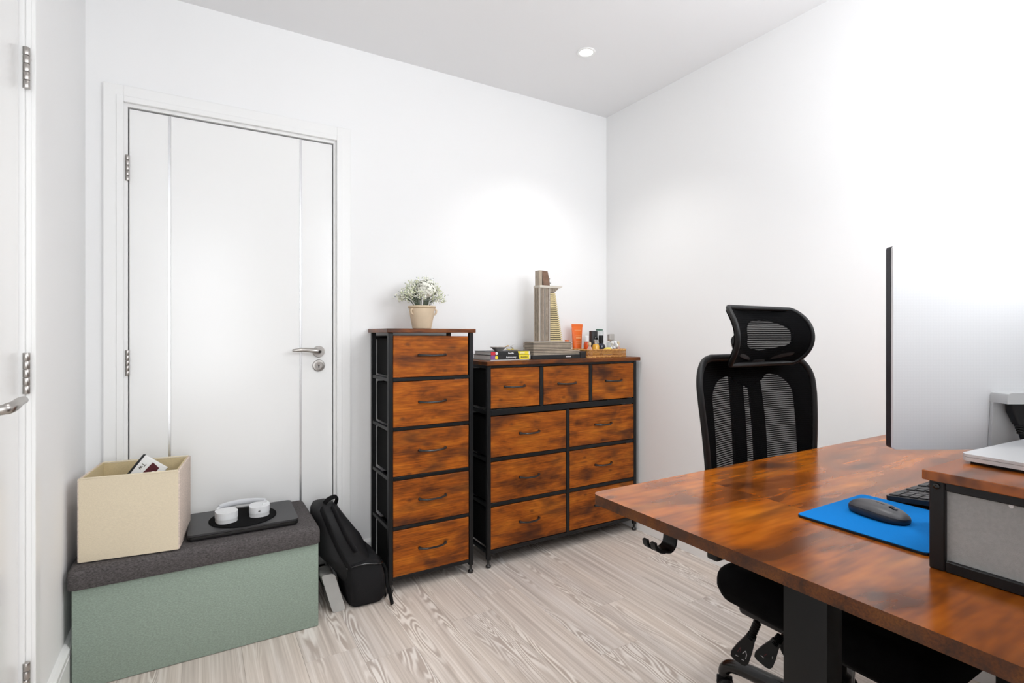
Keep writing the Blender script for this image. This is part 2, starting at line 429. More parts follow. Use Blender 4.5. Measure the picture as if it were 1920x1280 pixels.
def mesh_from(bm, name, smooth=35):
    bmesh.ops.recalc_face_normals(bm, faces=bm.faces[:])
    me = bpy.data.meshes.new(name); bm.to_mesh(me); bm.free()
    if smooth:
        me.polygons.foreach_set('use_smooth', [True] * len(me.polygons)); me.set_sharp_from_angle(angle=math.radians(smooth))
    return me
def obj(name, bm, mat, parent=None, loc=None, smooth=35, label=None):
    me = bm if isinstance(bm, bpy.types.Mesh) else mesh_from(bm, name, smooth)
    if mat and not me.materials: me.materials.append(M[mat])
    o = bpy.data.objects.new(name, me); C.objects.link(o)
    if parent: o.parent = parent
    if loc is not None: o.location = loc
    if label: o['label'] = label
    return o
def tag(o, label, cat, group=None):
    o['label'] = label; o['category'] = cat
    if group: o['group'] = group
    return o
def thing(name, label, cat, loc=(0, 0, 0), rz=0, group=None):
    o = bpy.data.objects.new(name, None); C.objects.link(o); o.empty_display_size = 0.05
    o.location = loc; o.rotation_euler = (0, 0, rz)
    return tag(o, label, cat, group)
def struct(name, bm=None, mat=None, loc=None):
    if bm is None:
        o = bpy.data.objects.new(name, None); C.objects.link(o); o.empty_display_size = 0.05
        if loc is not None: o.location = loc
    else: o = obj(name, bm, mat, loc=loc)
    o['kind'] = 'structure'; return o
def text_mesh(s, size, mat, name, parent, loc, rotm, bold=0.0, align='CENTER'):
    cu = bpy.data.curves.new(name, 'FONT'); cu.body = s; cu.size = size; cu.align_x = align; cu.align_y = 'CENTER'
    cu.extrude = 0.0002; cu.offset = bold; cu.resolution_u = 3
    t = bpy.data.objects.new(name, cu); C.objects.link(t)
    bpy.context.view_layer.update()
    me = bpy.data.meshes.new_from_object(t.evaluated_get(bpy.context.evaluated_depsgraph_get()))
    bpy.data.objects.remove(t); bpy.data.curves.remove(cu)
    me.materials.clear(); me.materials.append(M[mat])
    o = bpy.data.objects.new(name, me); C.objects.link(o); o.parent = parent
    o.location = loc; o.rotation_euler = rotm
    return o

# ---------------------------------------------------------------- room shell
XL, XR, YB, YF, HC = -0.362, 2.167, 2.495, 0.13, 2.451
XE, YN = 0.487, -1.6            # free end of the front wall, far end of the lobby behind the camera
b = B(); box(b, XL - 0.12, XR + 0.12, YN - 0.12, YB + 0.12, -0.06, -0.0045)
floor = struct('floor', b, 'gap_dark')
# floor planks run along Y
PW, PL = 0.178, 1.22
rows = []
x = 1.555
while x > XL: x -= PW
known = {0.309: 1.89, 1.377: 1.667, 1.199: 1.413, 0.487: 1.79, 1.021: 1.981}
row = 0
cache = {}
while x < XR:
    xa, xb = max(x, XL), min(x + PW, XR)
    yj = None
    for kx, ky in known.items():
        if abs(kx - x) < 0.01: yj = ky
    if yj is None: yj = (row * 0.413) % PL + 0.2
    y = yj
    while y > YN: y -= PL
    while y < YB:
        ya, yb = max(y, YN), min(y + PL, YB)
        if xb - xa > 0.005 and yb - ya > 0.01 and not (ya > YF and False):
            if not (yb < YF - 0.12 and xa > XE + 0.12):
                w, l = round(xb - xa - 0.0005, 4), round(yb - ya - 0.0005, 4)
                if (w, l) not in cache:
                    bb = B(); box(bb, -w / 2, w / 2, -l / 2, l / 2, -0.0045, 0.0, 0.0004, 1)
                    cache[(w, l)] = mesh_from(bb, 'plank', 0)
                obj('plank', cache[(w, l)], 'washed_pine', floor, ((xa + xb) / 2, (ya + yb) / 2, 0))
        y += PL
    x += PW; row += 1

b = B(); box(b, XL - 0.12, XR + 0.12, YN - 0.12, YB + 0.12, HC, HC + 0.1)
struct('ceiling', b, 'ceiling_paint')
# back wall with a door opening
DX0, DX1, DZ = -0.234, 0.533, 1.990        # clear opening of the back door
LIN = 0.028                                 # door lining thickness
b = B()
box(b, XL - 0.12, DX0 - LIN, YB, YB + 0.12, 0, HC); box(b, DX1 + LIN, XR + 0.12, YB, YB + 0.12, 0, HC)
box(b, DX0 - LIN, DX1 + LIN, YB, YB + 0.12, DZ + LIN, HC)
struct('wall_back', b, 'wall_paint')
b = B(); box(b, XR, XR + 0.12, YF - 0.13, YB, 0, HC); struct('wall_right', b, 'wall_paint')
# left wall with a door opening
LY0, LY1 = 0.930, 1.695
b = B()
box(b, XL - 0.12, XL, LY1 + LIN, YB, 0, HC); box(b, XL - 0.12, XL, YN, LY0 - LIN, 0, HC)
box(b, XL - 0.12, XL, LY0 - LIN, LY1 + LIN, DZ + LIN, HC)
struct('wall_left', b, 'wall_paint')
# front wall (free end beside the camera) with an added, unseen window over the desk
WX0, WX1, WZ0, WZ1 = 0.95, 2.05, 1.32, 2.27
b = B()
box(b, XE, WX0, YF - 0.13, YF, 0, HC); box(b, WX1, XR, YF - 0.13, YF, 0, HC)
box(b, WX0, WX1, YF - 0.13, YF, 0, WZ0); box(b, WX0, WX1, YF - 0.13, YF, WZ1, HC)
box(b, XE, XE + 0.12, YN, YF - 0.13, 0, HC)
struct('wall_front', b, 'wall_paint')
VX0, VX1, VZ0, VZ1 = -0.30, 0.42, 0.5, 2.2  # opening for the added, unseen lobby window
b = B()
box(b, XL, VX0, YN - 0.12, YN, 0, HC); box(b, VX1, XE, YN - 0.12, YN, 0, HC)
box(b, VX0, VX1, YN - 0.12, YN, 0, VZ0); box(b, VX0, VX1, YN - 0.12, YN, VZ1, HC)
struct('wall_lobby', b, 'wall_paint')
def window(name, x0, x1, y, z0, z1):  # both windows are out of view, added to let daylight in
    w = struct(name, loc=((x0 + x1) / 2, y, z0))
    hx, hz = (x1 - x0) / 2, z1 - z0
    b = B(); t = 0.05
    box(b, -hx, -hx + t, -0.025, 0.025, 0, hz); box(b, hx - t, hx, -0.025, 0.025, 0, hz)
    box(b, -hx + t, hx - t, -0.025, 0.025, 0, t); box(b, -hx + t, hx - t, -0.025, 0.025, hz - t, hz)
    box(b, -0.02, 0.02, -0.02, 0.02, t, hz - t)
    obj('window_frame', b, 'satin_paint', w)
    for s in (-1, 1):
        b = B(); xa, xb = (-hx + t, -0.02) if s < 0 else (0.02, hx - t)
        box(b, xa, xb, -0.003, 0.003, t, hz - t); obj('pane', b, 'window_glass', w)
    b = B(); box(b, -hx - 0.03, hx + 0.03, 0.025, 0.10, -0.022, 0.0, 0.004); obj('window_sill', b, 'satin_paint', w)
window('added_window_1', WX0, WX1, YF - 0.065, WZ0, WZ1)
window('added_window_2', VX0, VX1, YN - 0.06, VZ0, VZ1)

# skirting boards: profile (depth, height)
SK = [(0, 0), (0.018, 0), (0.018, 0.112), (0.0145, 0.114), (0.0145, 0.118), (0.018, 0.120), (0.018, 0.134), (0.010, 0.143), (0, 0.145)]
b = B(); prism(b, [(YB - d, z) for d, z in SK], 'x', DX1 + LIN + 0.062, XR); struct('baseboard_back', b, 'satin_paint')
b = B(); prism(b, [(XR - d, z) for d, z in SK], 'y', YF, YB); struct('baseboard_right', b, 'satin_paint')
b = B(); prism(b, [(XL + d, z) for d, z in SK], 'y', LY1 + LIN + 0.072, YB); struct('baseboard_left', b, 'satin_paint')

# door casing: architrave with a stepped face, lining, stop
def casing(name, along, o0, o1, wallpos, sgn, width=0.062, th=0.015):
    """along: 'x' (back wall) or 'y' (left wall); sgn: direction into the room"""
    t = struct(name)
    def bx(bm, a0, a1, d0, d1, z0, z1, bev=0.0):
        q0, q1 = wallpos + sgn * d0, wallpos + sgn * d1
        q0, q1 = min(q0, q1), max(q0, q1)
        if along == 'x': box(bm, a0, a1, q0, q1, z0, z1, bev, 1)
        else: box(bm, q0, q1, a0, a1, z0, z1, bev, 1)
    L0, L1 = o0 - 0.012, o1 + 0.012
    for nm, a0, a1, a2 in (('architrave', L0 - width, L0, 1), ('architrave', L1, L1 + width, -1)):
        bm = B(); bx(bm, a0, a1, 0, th, 0, DZ + 0.012 + width, 0.0015)
        i0, i1 = (a1 - 0.022, a1 + 0.0006) if a2 > 0 else (a0 - 0.0006, a0 + 0.022)
        bx(bm, i0, i1, 0.010, 0.0185, 0.0005, DZ + 0.012 + 0.022, 0.0015)
        obj(nm, bm, 'satin_paint', t)
    bm = B(); bx(bm, L0, L1, 0, 0.015, DZ + 0.012, DZ + 0.012 + width, 0.0015)
    bx(bm, L0 + 0.0008, L1 - 0.0008, 0.010, 0.0185, DZ + 0.012 - 0.0006, DZ + 0.012 + 0.022, 0.0015); obj('architrave_head', bm, 'satin_paint', t)
    for a0, a1 in ((o0 - LIN, o0), (o1, o1 + LIN)):
        bm = B(); bx(bm, a0, a1, -0.12, 0.0, 0, DZ + LIN); obj('lining', bm, 'satin_paint', t)
    bm = B(); bx(bm, o0, o1, -0.12, 0.0, DZ, DZ + LIN); obj('lining_head', bm, 'satin_paint', t)
    bm = B()
    bx(bm, o0, o0 + 0.012, -0.105, -0.058, 0, DZ); bx(bm, o1 - 0.012, o1, -0.105, -0.058, 0, DZ); bx(bm, o0, o1, -0.105, -0.058, DZ - 0.012, DZ)
    obj('door_stop', bm, 'gap_dark', t)
    return t
casing('trim_1', 'x', DX0, DX1, YB, -1)
casing('trim_2', 'y', LY0, LY1, XL, 1, 0.068)

def hinge(parent, loc, axis_in):
    """barrel of five knuckles"""
    h = bpy.data.objects.new('hinge', None); C.objects.link(h); h.parent = parent; h.location = loc; h.empty_display_size = 0.02
    for k in range(5):
        b = B(); z = -0.05 + k * 0.02
        lathe(b, [(0, z), (0.0068, z + 0.0004), (0.0072, z + 0.001), (0.0072, z + 0.0188), (0.0068, z + 0.0194), (0, z + 0.0196)], n=16)
        obj('knuckle', b, 'steel', h)
    return h
def lever_handle(parent, loc, rz, s=1):
    """rose on the door face, neck out along -Y, lever along -X"""
    h = bpy.data.objects.new('door_handle', None); C.objects.link(h); h.parent = parent; h.location = loc; h.rotation_euler = (0, 0, rz); h.empty_display_size = 0.02
    b = B(); lathe(b, [(0, 0), (0.026, 0), (0.026, 0.006), (0.0245, 0.008), (0, 0.008)], n=32); rot(b, PI / 2, 'X'); obj('rose', b, 'steel', h)
    b = B(); tube(b, smooth_path([(s * px_, py_, pz_) for px_, py_, pz_ in ((0, -0.006, 0), (0, -0.03, 0.0), (-0.004, -0.046, 0.002), (-0.02, -0.053, 0.005), (-0.05, -0.054, 0.009), (-0.08, -0.054, 0.0105), (-0.108, -0.052, 0.0085), (-0.118, -0.050, 0.0075))], 5),
         [0.0105] * 10 + [0.0115 - 0.0001 * k for k in range(8)] + [0.0105 - 0.0003 * k for k in range(18)], n=14, flat=(0.75, 1.0)); obj('lever', b, 'steel', h)
    return h

# back door
LEAF = -0.010
d1 = struct('door_1', loc=(DX0, YB + 0.010, 0))
DW = DX1 - DX0
b = B(); box(b, 0.004, 0.130, 0, 0.044, 0.006, DZ - 0.0045, 0.0012, 1); box(b, 0.1385, 0.622, 0, 0.044, 0.006, DZ - 0.0045, 0.0012, 1); box(b, 0.6305, DW - 0.004, 0, 0.044, 0.006, DZ - 0.0045, 0.0012, 1)
box(b, 0.12, 0.64, 0.006, 0.040, 0.008, DZ - 0.007)
obj('door_leaf', b, 'gloss_paint', d1)
for xx in (0.134, 0.626):
    b = B(); box(b, xx - 0.0042, xx + 0.0042, 0.0002, 0.01, 0.006, DZ - 0.0045); obj('inlay_strip', b, 'inlay', d1)
for z in (1.754, 1.004, 0.29): hinge(d1, (-0.001, -0.010, z), 'x')
lever_handle(d1, (0.703, 0, 1.035), 0)
b = B(); lathe(b, [(0, 0), (0.0265, 0), (0.0265, 0.006), (0.0245, 0.008), (0.017, 0.0085), (0.016, 0.007), (0.012, 0.007), (0.0115, 0.0085), (0.004, 0.0085), (0, 0.008)], n=32); rot(b, PI / 2, 'X')
es = obj('escutcheon', b, 'steel', d1, (0.703, 0, 0.972))
b = B(); lathe(b, [(0, 0.0078), (0.0035, 0.0095), (0.0, 0.0096)], n=16); rot(b, PI / 2, 'X'); box(b, -0.0022, 0.0022, -0.0095, -0.008, -0.010, 0.0); obj('keyhole', b, 'gap_dark', es)

# left door (closed, seen edge-on)
d2 = struct('door_2', loc=(XL - 0.010, LY0, 0))
b = B(); LW = LY1 - LY0
box(b, -0.044, 0, 0.004, LW - 0.004, 0.006, DZ - 0.0045, 0.0012, 1); obj('door_leaf', b, 'gloss_paint', d2)
for z in (1.759, 1.02, 0.27): hinge(d2, (0.014, LW + 0.001, z), 'y')
lever_handle(d2, (0, 0.470, 0.965), PI / 2, -1)

# ceiling downlights (one in view, three added unseen to balance the light)
def downlight(x, y, label):
    t = thing('ceiling_light', label, 'light', (x, y, HC), 0, 'recessed downlights')
    b = B(); lathe(b, [(0.030, -0.001), (0.031, -0.004), (0.040, -0.005), (0.043, -0.003), (0.0435, 0.0), (0.030, 0.0), (0.030, -0.001)], n=32); obj('trim_ring', b, 'satin_paint', t)
    b = B(); lathe(b, [(0, -0.0015), (0.029, -0.0015), (0.0295, 0.0), (0, 0.0)], n=32); obj('lamp', b, 'lamp_glow', t)
    l = bpy.data.lights.new('downlight_beam', 'SPOT'); l.energy = 22; l.spot_size = math.radians(108); l.spot_blend = 1.0; l.shadow_soft_size = 0.05; l.color = (1, 0.985, 0.965)
    o = bpy.data.objects.new('downlight_beam', l); C.objects.link(o); o.parent = t; o.location = (0, 0, -0.012)
    return t
downlight(1.578, 1.961, 'small white recessed ceiling downlight near the corner above the wide chest')
downlight(0.33, 1.25, 'added, unseen small white recessed ceiling downlight above the open floor')
downlight(1.30, 0.80, 'added, unseen small white recessed ceiling downlight above the desk')
downlight(0.06, -0.60, 'added, unseen small white recessed ceiling downlight for fill in the lobby behind the camera')

# ---------------------------------------------------------------- chests of drawers
def pull(bm, w):
    n = 18; pts = []; rs = []
    for k in range(n + 1):
        t = -1 + 2 * k / n
        pts.append((t * w / 2, -0.004 - 0.022 * (1 - abs(t) ** 3.2), -0.002 * (1 - t * t)))
        rs.append(0.0046 if abs(t) < 0.85 else 0.0046 + 0.002 * (abs(t) - 0.85) / 0.15)
    tube(bm, pts, rs, n=8)
    for s in (-1, 1):
        tube(bm, [(s * w / 2, 0.0, 0), (s * w / 2, -0.007, 0)], 0.0066, n=8)
pulls = {}
def add_drawer(root, x0, x1, z0, z1, depth, wood='rustic_wood', hw=0.10, yoff=0.004, tilt=0.0):
    w, h = round(x1 - x0, 4), round(z1 - z0, 4)
    b = B(); box(b, -w / 2, w / 2, 0, 0.012, -h / 2, h / 2, 0.0015, 1)
    d = obj('drawer', b, wood, root, ((x0 + x1) / 2, yoff, (z0 + z1) / 2)); d.rotation_euler = (0, tilt, 0)
    if hw not in pulls:
        b = B(); pull(b, hw); pulls[hw] = mesh_from(b, 'handle')
    obj('handle', pulls[hw], 'handle_black', d, (0, 0, 0.006))
    b = B(); box(b, -w / 2 + 0.003, w / 2 - 0.003, 0.0125, depth, -h / 2 + 0.002, h / 2 - 0.012, 0.004, 1)
    obj('fabric_box', b, 'black_fabric', d)
    return d
def post(root, x, y, ztop, t=0.020):
    b = B(); box(b, x - t / 2, x + t / 2, y - t / 2, y + t / 2, 0.036, ztop, 0.002, 1)
    p = obj('post', b, 'black_metal', root)
    b = B(); lathe(b, [(0, 0), (0.011, 0), (0.013, 0.003), (0.013, 0.010), (0.008, 0.014), (0.006, 0.018), (0.006, 0.037), (0, 0.037)], x, y, n=16)
    obj('foot', b, 'handle_black', p)
def bar(root, name, x0, x1, y0, y1, z0, z1):
    b = B(); box(b, x0, x1, y0, y1, z0, z1, 0.0015, 1); return obj(name, b, 'black_metal', root)

# tall chest
t = thing('chest_of_drawers', 'tall narrow brown wood chest with five drawers beside the white door', 'chest of drawers', (0.9015, 2.204, 0))
hx = 0.2025; D = 0.272
for sx in (-1, 1):
    post(t, sx * (hx - 0.01), 0.010, 1.121); post(t, sx * (hx - 0.01), D - 0.010, 1.121)
RZ = [0.917, 0.7025, 0.488, 0.2735, 0.057]
for z in RZ:
    bar(t, 'front_rail', -hx + 0.02, hx - 0.02, 0.004, 0.018, z - 0.008, z + 0.008)
    for sx in (-1, 1):
        bar(t, 'side_rail', sx * (hx - 0.01) - 0.007, sx * (hx - 0.01) + 0.007, 0.02, D - 0.02, z - 0.008, z + 0.008)
bar(t, 'back_rail', -hx + 0.02, hx - 0.02, D - 0.018, D - 0.004, 1.09, 1.106)
bar(t, 'back_rail', -hx + 0.02, hx - 0.02, D - 0.018, D - 0.004, 0.049, 0.065)
b = B(); box(b, -0.2135, 0.2085, -0.014, D + 0.008, 1.121, 1.139, 0.002, 1); obj('top_board', b, 'rustic_top', t)
tops = [1.112] + [z - 0.010 for z in RZ[:-1]]
for k in range(5):
    z0, z1 = RZ[k] + 0.009, tops[k]
    add_drawer(t, -0.1815, (0.176 if k == 0 else 0.1795), z0, z1 - (0.006 if k == 0 else 0), 0.25, hw=0.124, yoff=0.002 + 0.001 * (k % 3), tilt=(0.006 if k == 0 else (-0.003, 0.004, 0.0, -0.003)[k - 1]))

# wide chest
t = thing('chest_of_drawers', 'wide low brown wood chest with nine drawers in the corner', 'chest of drawers', (1.659, 2.206, 0))
hx = 0.48; D = 0.266
for sx in (-1, 1):
    post(t, sx * (hx - 0.01), 0.010, 0.965); post(t, sx * (hx - 0.01), D - 0.010, 0.965)
bar(t, 'front_rail', -hx + 0.02, hx - 0.02, 0.004, 0.018, 0.952, 0.965)
bar(t, 'front_rail', -hx + 0.02, hx - 0.02, 0.002, 0.018, 0.724, 0.752)
for z in (0.512, 0.295, 0.072):
    bar(t, 'front_rail', -hx + 0.02, hx - 0.02, 0.004, 0.018, z - 0.009, z + 0.009)
for sx in (-1, 1):
    for z in (0.958, 0.738, 0.512, 0.295, 0.072):
        bar(t, 'side_rail', sx * (hx - 0.01) - 0.008, sx * (hx - 0.01) + 0.008, 0.02, D - 0.02, z - 0.008, z + 0.008)
for x in (-0.1675, 0.150): bar(t, 'divider', x - 0.010, x + 0.010, 0.003, 0.018, 0.752, 0.952)
bar(t, 'divider', -0.0025 - 0.0095, -0.0025 + 0.0095, 0.001, 0.018, 0.081, 0.724)
bar(t, 'back_rail', -hx + 0.02, hx - 0.02, D - 0.018, D - 0.004, 0.063, 0.081)
b = B(); box(b, -0.489, 0.496, -0.016, D + 0.012, 0.965, 0.985, 0.002, 1); obj('top_board', b, 'rustic_top', t)
for k, (x0, x1) in enumerate(((-0.4745, -0.180), (-0.155, 0.138), (0.1625, 0.462))):
    add_drawer(t, x0, x1, 0.757, 0.950, 0.245, hw=0.112, tilt=(0.002, -0.003, 0.003)[k])
for j, (z0, z1) in enumerate(((0.523, 0.718), (0.306, 0.500), (0.085, 0.283))):
    for k, (x0, x1) in enumerate(((-0.4685, -0.014), (0.009, 0.4645))):
        add_drawer(t, x0, x1, z0, z1, 0.245, hw=0.112, yoff=0.003 + 0.001 * ((j + k) % 2), tilt=(0.003, -0.002, 0.0, 0.002, -0.003, 0.001)[2 * j + k])

# ---------------------------------------------------------------- storage box with padded lid
t = thing('storage_ottoman', 'sage green fabric storage bench with a charcoal padded lid in front of the door', 'storage box', (0.0265, 2.29, 0))
b = B(); box(b, -0.366, 0.3675, -0.186, 0.183, 0.001, 0.318, 0.004, 2); obj('body', b, 'sage_linen', t)
b = B()
box(b, -0.3785, 0.374, -0.198, 0.192, 0.3145, 0.388, 0.022, 4)
for v in b.verts:
    if v.co.z < 0.345:
        v.co.z = 0.3145 + (v.co.z - 0.3145) * 0.3
        fx = 1 if v.co.x > 0 else -1; fy = 1 if v.co.y > 0 else -1
for v in b.verts:
    if v.co.z > 0.36: v.co.z += 0.004 * math.sin(v.co.x * 9 + 1)
b2 = b
obj('lid', b2, 'charcoal_linen', t, smooth=60)

# cream canvas bin
LZ = 0.389
def open_bin(root, w, d, h, th=0.007):
    def panel(name, poly, mat):
        b = B(); prism(b, poly, 'z', 0.0, h)
        # soft creases and slight bulge
        bmesh.ops.subdivide_edges(b, edges=b.edges[:], cuts=7, use_grid_fill=True)
        for v in b.verts:
            k = math.sin(PI * min(1, max(0, v.co.z / h))) 
            if name != 'side_panel' and abs(v.co.x) < w / 2 - 0.01:
                kk = math.cos(PI * v.co.x / w)
                v.co.y += -0.004 * k * kk * (1 if v.co.y < 0 else -1) + 0.0012 * math.sin(38 * v.co.z - 16 * v.co.x) * kk
        return obj(name, b, mat, root, smooth=60)
    panel('front_panel', [(-w / 2, -d / 2), (w / 2, -d / 2), (w / 2, -d / 2 + th), (-w / 2, -d / 2 + th)], 'cream_canvas')
    panel('back_panel', [(-w / 2, d / 2 - th), (w / 2, d / 2 - th), (w / 2, d / 2), (-w / 2, d / 2)], 'cream_lining')
    for s in (-1, 1):
        x0, x1 = (s * w / 2 - 0.004, s * w / 2 + 0.004)
        b = B(); box(b, x0, x1, -d / 2 + 0.0005, d / 2 - 0.0005, 0, h, 0.0025, 2)
        sp = obj('side_panel', b, 'oat_boucle', root, label='nubbly oat-coloured side panel')
        b = B(); xi = s * (w / 2 - 0.006); box(b, xi - 0.0018, xi + 0.0018, -d / 2 + th, d / 2 - th, 0.012, h - 0.001); obj('lining', b, 'cream_lining', sp)
    b = B(); box(b, -w / 2 + 0.005, w / 2 - 0.005, -d / 2 + 0.005, d / 2 - 0.005, 0.001, 0.010); obj('bottom_panel', b, 'cream_lining', root)
    # folded hem round the top
    for y in (-d / 2 + th / 2, d / 2 - th / 2):
        b = B(); box(b, -w / 2 + 0.002, w / 2 - 0.002, y - th / 2 - 0.001, y + th / 2 + 0.001, h - 0.004, h + 0.002, 0.002, 2); obj('hem', b, 'cream_canvas', root)
    b = B(); lathe(b, [(0, 0), (0.0045, 0), (0.0048, 0.0015), (0.003, 0.0025), (0, 0.002)], n=14); rot(b, PI / 2, 'X'); move(b, (0.045, d / 2 - th - 0.002, h - 0.035)); obj('eyelet', b, 'tower_dark', root)
t = thing('fabric_bin', 'cream canvas cube bin standing open on the charcoal lid', 'storage bin', (-0.178, 2.236, LZ), math.radians(-7))
open_bin(t, 0.27, 0.238, 0.266)
t = thing('carton', 'white carton with maroon patch and black edge leaning inside the cream bin', 'box', (-0.198, 2.262, LZ + 0.012), 0)
b = B(); box(b, -0.045, 0.045, -0.007, 0.007, -0.115, 0.115, 0.002, 2); c = obj('box', b, 'paper_white', t, (0, 0, 0.170)); 
c.rotation_euler = (math.radians(-6), math.radians(36), math.radians(-14))
b = B(); box(b, -0.0462, -0.0385, -0.0078, 0.0078, -0.1155, 0.1155, 0.001, 1); obj('edge_band', b, 'book_black', c)
b = B(); prism(b, [(-0.012, 0.030), (0.024, 0.030), (0.024, 0.102), (-0.004, 0.108)], 'y', -0.0076, -0.0070); obj('colour_patch', b, 'maroon', c)
b = B(); lathe(b, [(0, 0), (0.012, 0), (0.012, 0.0006), (0, 0.0006)], n=20); rot(b, PI / 2, 'X'); move(b, (0.022, -0.0077, 0.074)); obj('round_print', b, 'print_white', c)
text_mesh('Tw', 0.019, 'print_dark', 'lettering', c, (-0.024, -0.0073, 0.080), (PI / 2, PI / 2, 0))

# black laptop, round mat, headphones on the lid
t = thing('laptop', 'closed black laptop lying on the charcoal lid beside the cream bin', 'laptop', (0.150, 2.279, LZ + 0.003), math.radians(-1.2))
b = B(); prism(b, rrect(-0.182, 0.182, -0.130, 0.130, 0.016), 'z', 0.0, 0.010); bevel_all(b, 0.002, 2); obj('base', b, 'laptop_edge', t)
b = B(); prism(b, rrect(-0.1825, 0.1825, -0.1305, 0.130, 0.016), 'z', 0.0112, 0.0185); bevel_all(b, 0.0022, 2); obj('screen_lid', b, 'laptop_black', t)
LT = LZ + 0.003 + 0.0187
m_ = B(); lathe(m_, [(0, 0), (0.116, 0), (0.1165, 0.0015), (0.115, 0.003), (0, 0.003)], n=56)
o = obj('round_mat', m_, 'mat_black', None, (0.148, 2.268, LT)); tag(o, 'thin round black mat on the closed black laptop', 'mat')
HZ = LT + 0.0032
t = thing('headphones', 'pale grey over-ear headphones lying on the round black mat', 'headphones', (0.148, 2.262, HZ))
def ear_cup(x, y, rz):
    b = B(); prism(b, rrect(-0.036, 0.036, -0.041, 0.041, 0.030, 8), 'z', 0.0145, 0.038); bevel_all(b, 0.011, 5)
    cu = obj('ear_cup', b, 'headphone_white', t, (x, y, 0)); cu.rotation_euler = (0, 0, rz)
    b = B(); prism(b, rrect(-0.035, 0.035, -0.040, 0.040, 0.030, 8), 'z', 0.0, 0.0142); bevel_all(b, 0.005, 4); obj('ear_pad', b, 'headphone_pad', cu)
    return cu
ear_cup(-0.058, -0.015, math.radians(12)); e2 = ear_cup(0.056, 0.0, math.radians(-6))
b = B(); box(b, -0.004, 0.004, -0.0418, -0.039, 0.022, 0.026, 0.001, 1); obj('port', b, 'book_black', e2)
arc = []
for k in range(15):
    a = PI * (1.04 - 1.08 * k / 14)
    arc.append((0.086 * math.cos(a), 0.020 + 0.058 * math.sin(a), 0.036))
b = B(); tube(b, arc[2:-2], 0.0095, n=12, flat=(0.7, 1.15)); obj('headband', b, 'headphone_band', t)
for s in (0, 1):
    p = [arc[0], arc[1], arc[2], arc[3]] if s == 0 else [arc[-1], arc[-2], arc[-3], arc[-4]]
    cx = -0.066 if s == 0 else 0.066
    b = B(); tube(b, smooth_path([(cx, -0.005, 0.036)] + p, 4), 0.0048, n=10); obj('yoke', b, 'headphone_white', t)

# ---------------------------------------------------------------- backpack and pouch
def loft(bm, secs, n=28, p=2.6):
    rings = []
    for (cx, cy, z, hx, hy) in secs:
        ring = []
        for k in range(n):
            a = 2 * PI * k / n; ca, sa = math.cos(a), math.sin(a)
            ring.append(bm.verts.new((cx + hx * math.copysign(abs(ca) ** (2 / p), ca), cy + hy * math.copysign(abs(sa) ** (2 / p), sa), z)))
        rings.append(ring)
    for a, b in zip(rings, rings[1:]):
        for k in range(n): bm.faces.new((a[k], a[(k + 1) % n], b[(k + 1) % n], b[k]))
    bm.faces.new(list(reversed(rings[0]))); bm.faces.new(rings[-1])
    return bm
t = thing('backpack', 'black nylon backpack slumped between the sage bench and the tall chest', 'backpack', (0.56, 2.29, 0))
secs = []
for z, xl_, xr_, hy_, cy_ in ((0.002, 0.545, 0.650, 0.112, 0), (0.02, 0.535, 0.662, 0.130, 0), (0.08, 0.515, 0.660, 0.134, 0), (0.15, 0.474, 0.642, 0.134, 0.002), (0.22, 0.412, 0.612, 0.128, 0.006),
                          (0.285, 0.405, 0.575, 0.122, 0.012), (0.34, 0.404, 0.538, 0.112, 0.018), (0.380, 0.404, 0.512, 0.092, 0.022), (0.402, 0.412, 0.490, 0.062, 0.024), (0.412, 0.430, 0.470, 0.030, 0.024)):
    secs.append(((xl_ + xr_) / 2 - 0.56, cy_, z, (xr_ - xl_) / 2, hy_))
b = B(); loft(b, secs, 40, 2.8)
bmesh.ops.subdivide_edges(b, edges=b.edges[:], cuts=1, use_grid_fill=True)
for v in b.verts:
    z = v.co.z; w = math.sin(PI * min(1, z / 0.4))
    v.co.x += w * (1 if v.co.x > -0.05 else 0) * (0.005 * math.sin(30 * z + 22 * v.co.y) + 0.003 * math.sin(55 * z - 40 * v.co.y + 1))
    v.co.y += w * 0.004 * math.sin(40 * z + 30 * v.co.x)
obj('body', b, 'backpack_nylon', t, smooth=70)
b = B(); loft(b, [(0.040, -0.004, 0.004, 0.072, 0.124), (0.044, -0.004, 0.025, 0.080, 0.139), (0.036, -0.004, 0.10, 0.084, 0.142), (0.020, -0.002, 0.165, 0.082, 0.137), (0.010, 0.0, 0.182, 0.076, 0.130)], 36, 4.5)
obj('front_pocket', b, 'backpack_panel', t, smooth=45)
b = B(); tube(b, smooth_path([(0.101, -0.10, 0.168), (0.09, -0.137, 0.165), (0.02, -0.141, 0.178), (-0.05, -0.136, 0.172)], 5), 0.003, n=6); obj('zip', b, 'gloss_black', t)
def strap(name, pts, w, th, mat='webbing', parent=None):
    b = B(); pts = smooth_path(pts, 6); tube(b, pts, w, n=10, flat=(th / w, 1.0)); return obj(name, b, mat, parent or t, smooth=60)
strap('shoulder_strap', [(-0.128, -0.050, 0.402), (-0.118, -0.092, 0.365), (-0.092, -0.116, 0.29), (-0.060, -0.128, 0.215), (-0.035, -0.136, 0.165)], 0.019, 0.007, 'backpack_panel')
strap('shoulder_strap', [(-0.085, -0.045, 0.402), (-0.070, -0.090, 0.36), (-0.045, -0.112, 0.295), (-0.008, -0.126, 0.23)], 0.016, 0.007, 'backpack_panel')
strap('top_handle', [(-0.116, 0.0, 0.395), (-0.100, -0.02, 0.425), (-0.07, -0.01, 0.432), (-0.052, 0.02, 0.418), (-0.058, 0.03, 0.385)], 0.010, 0.003)
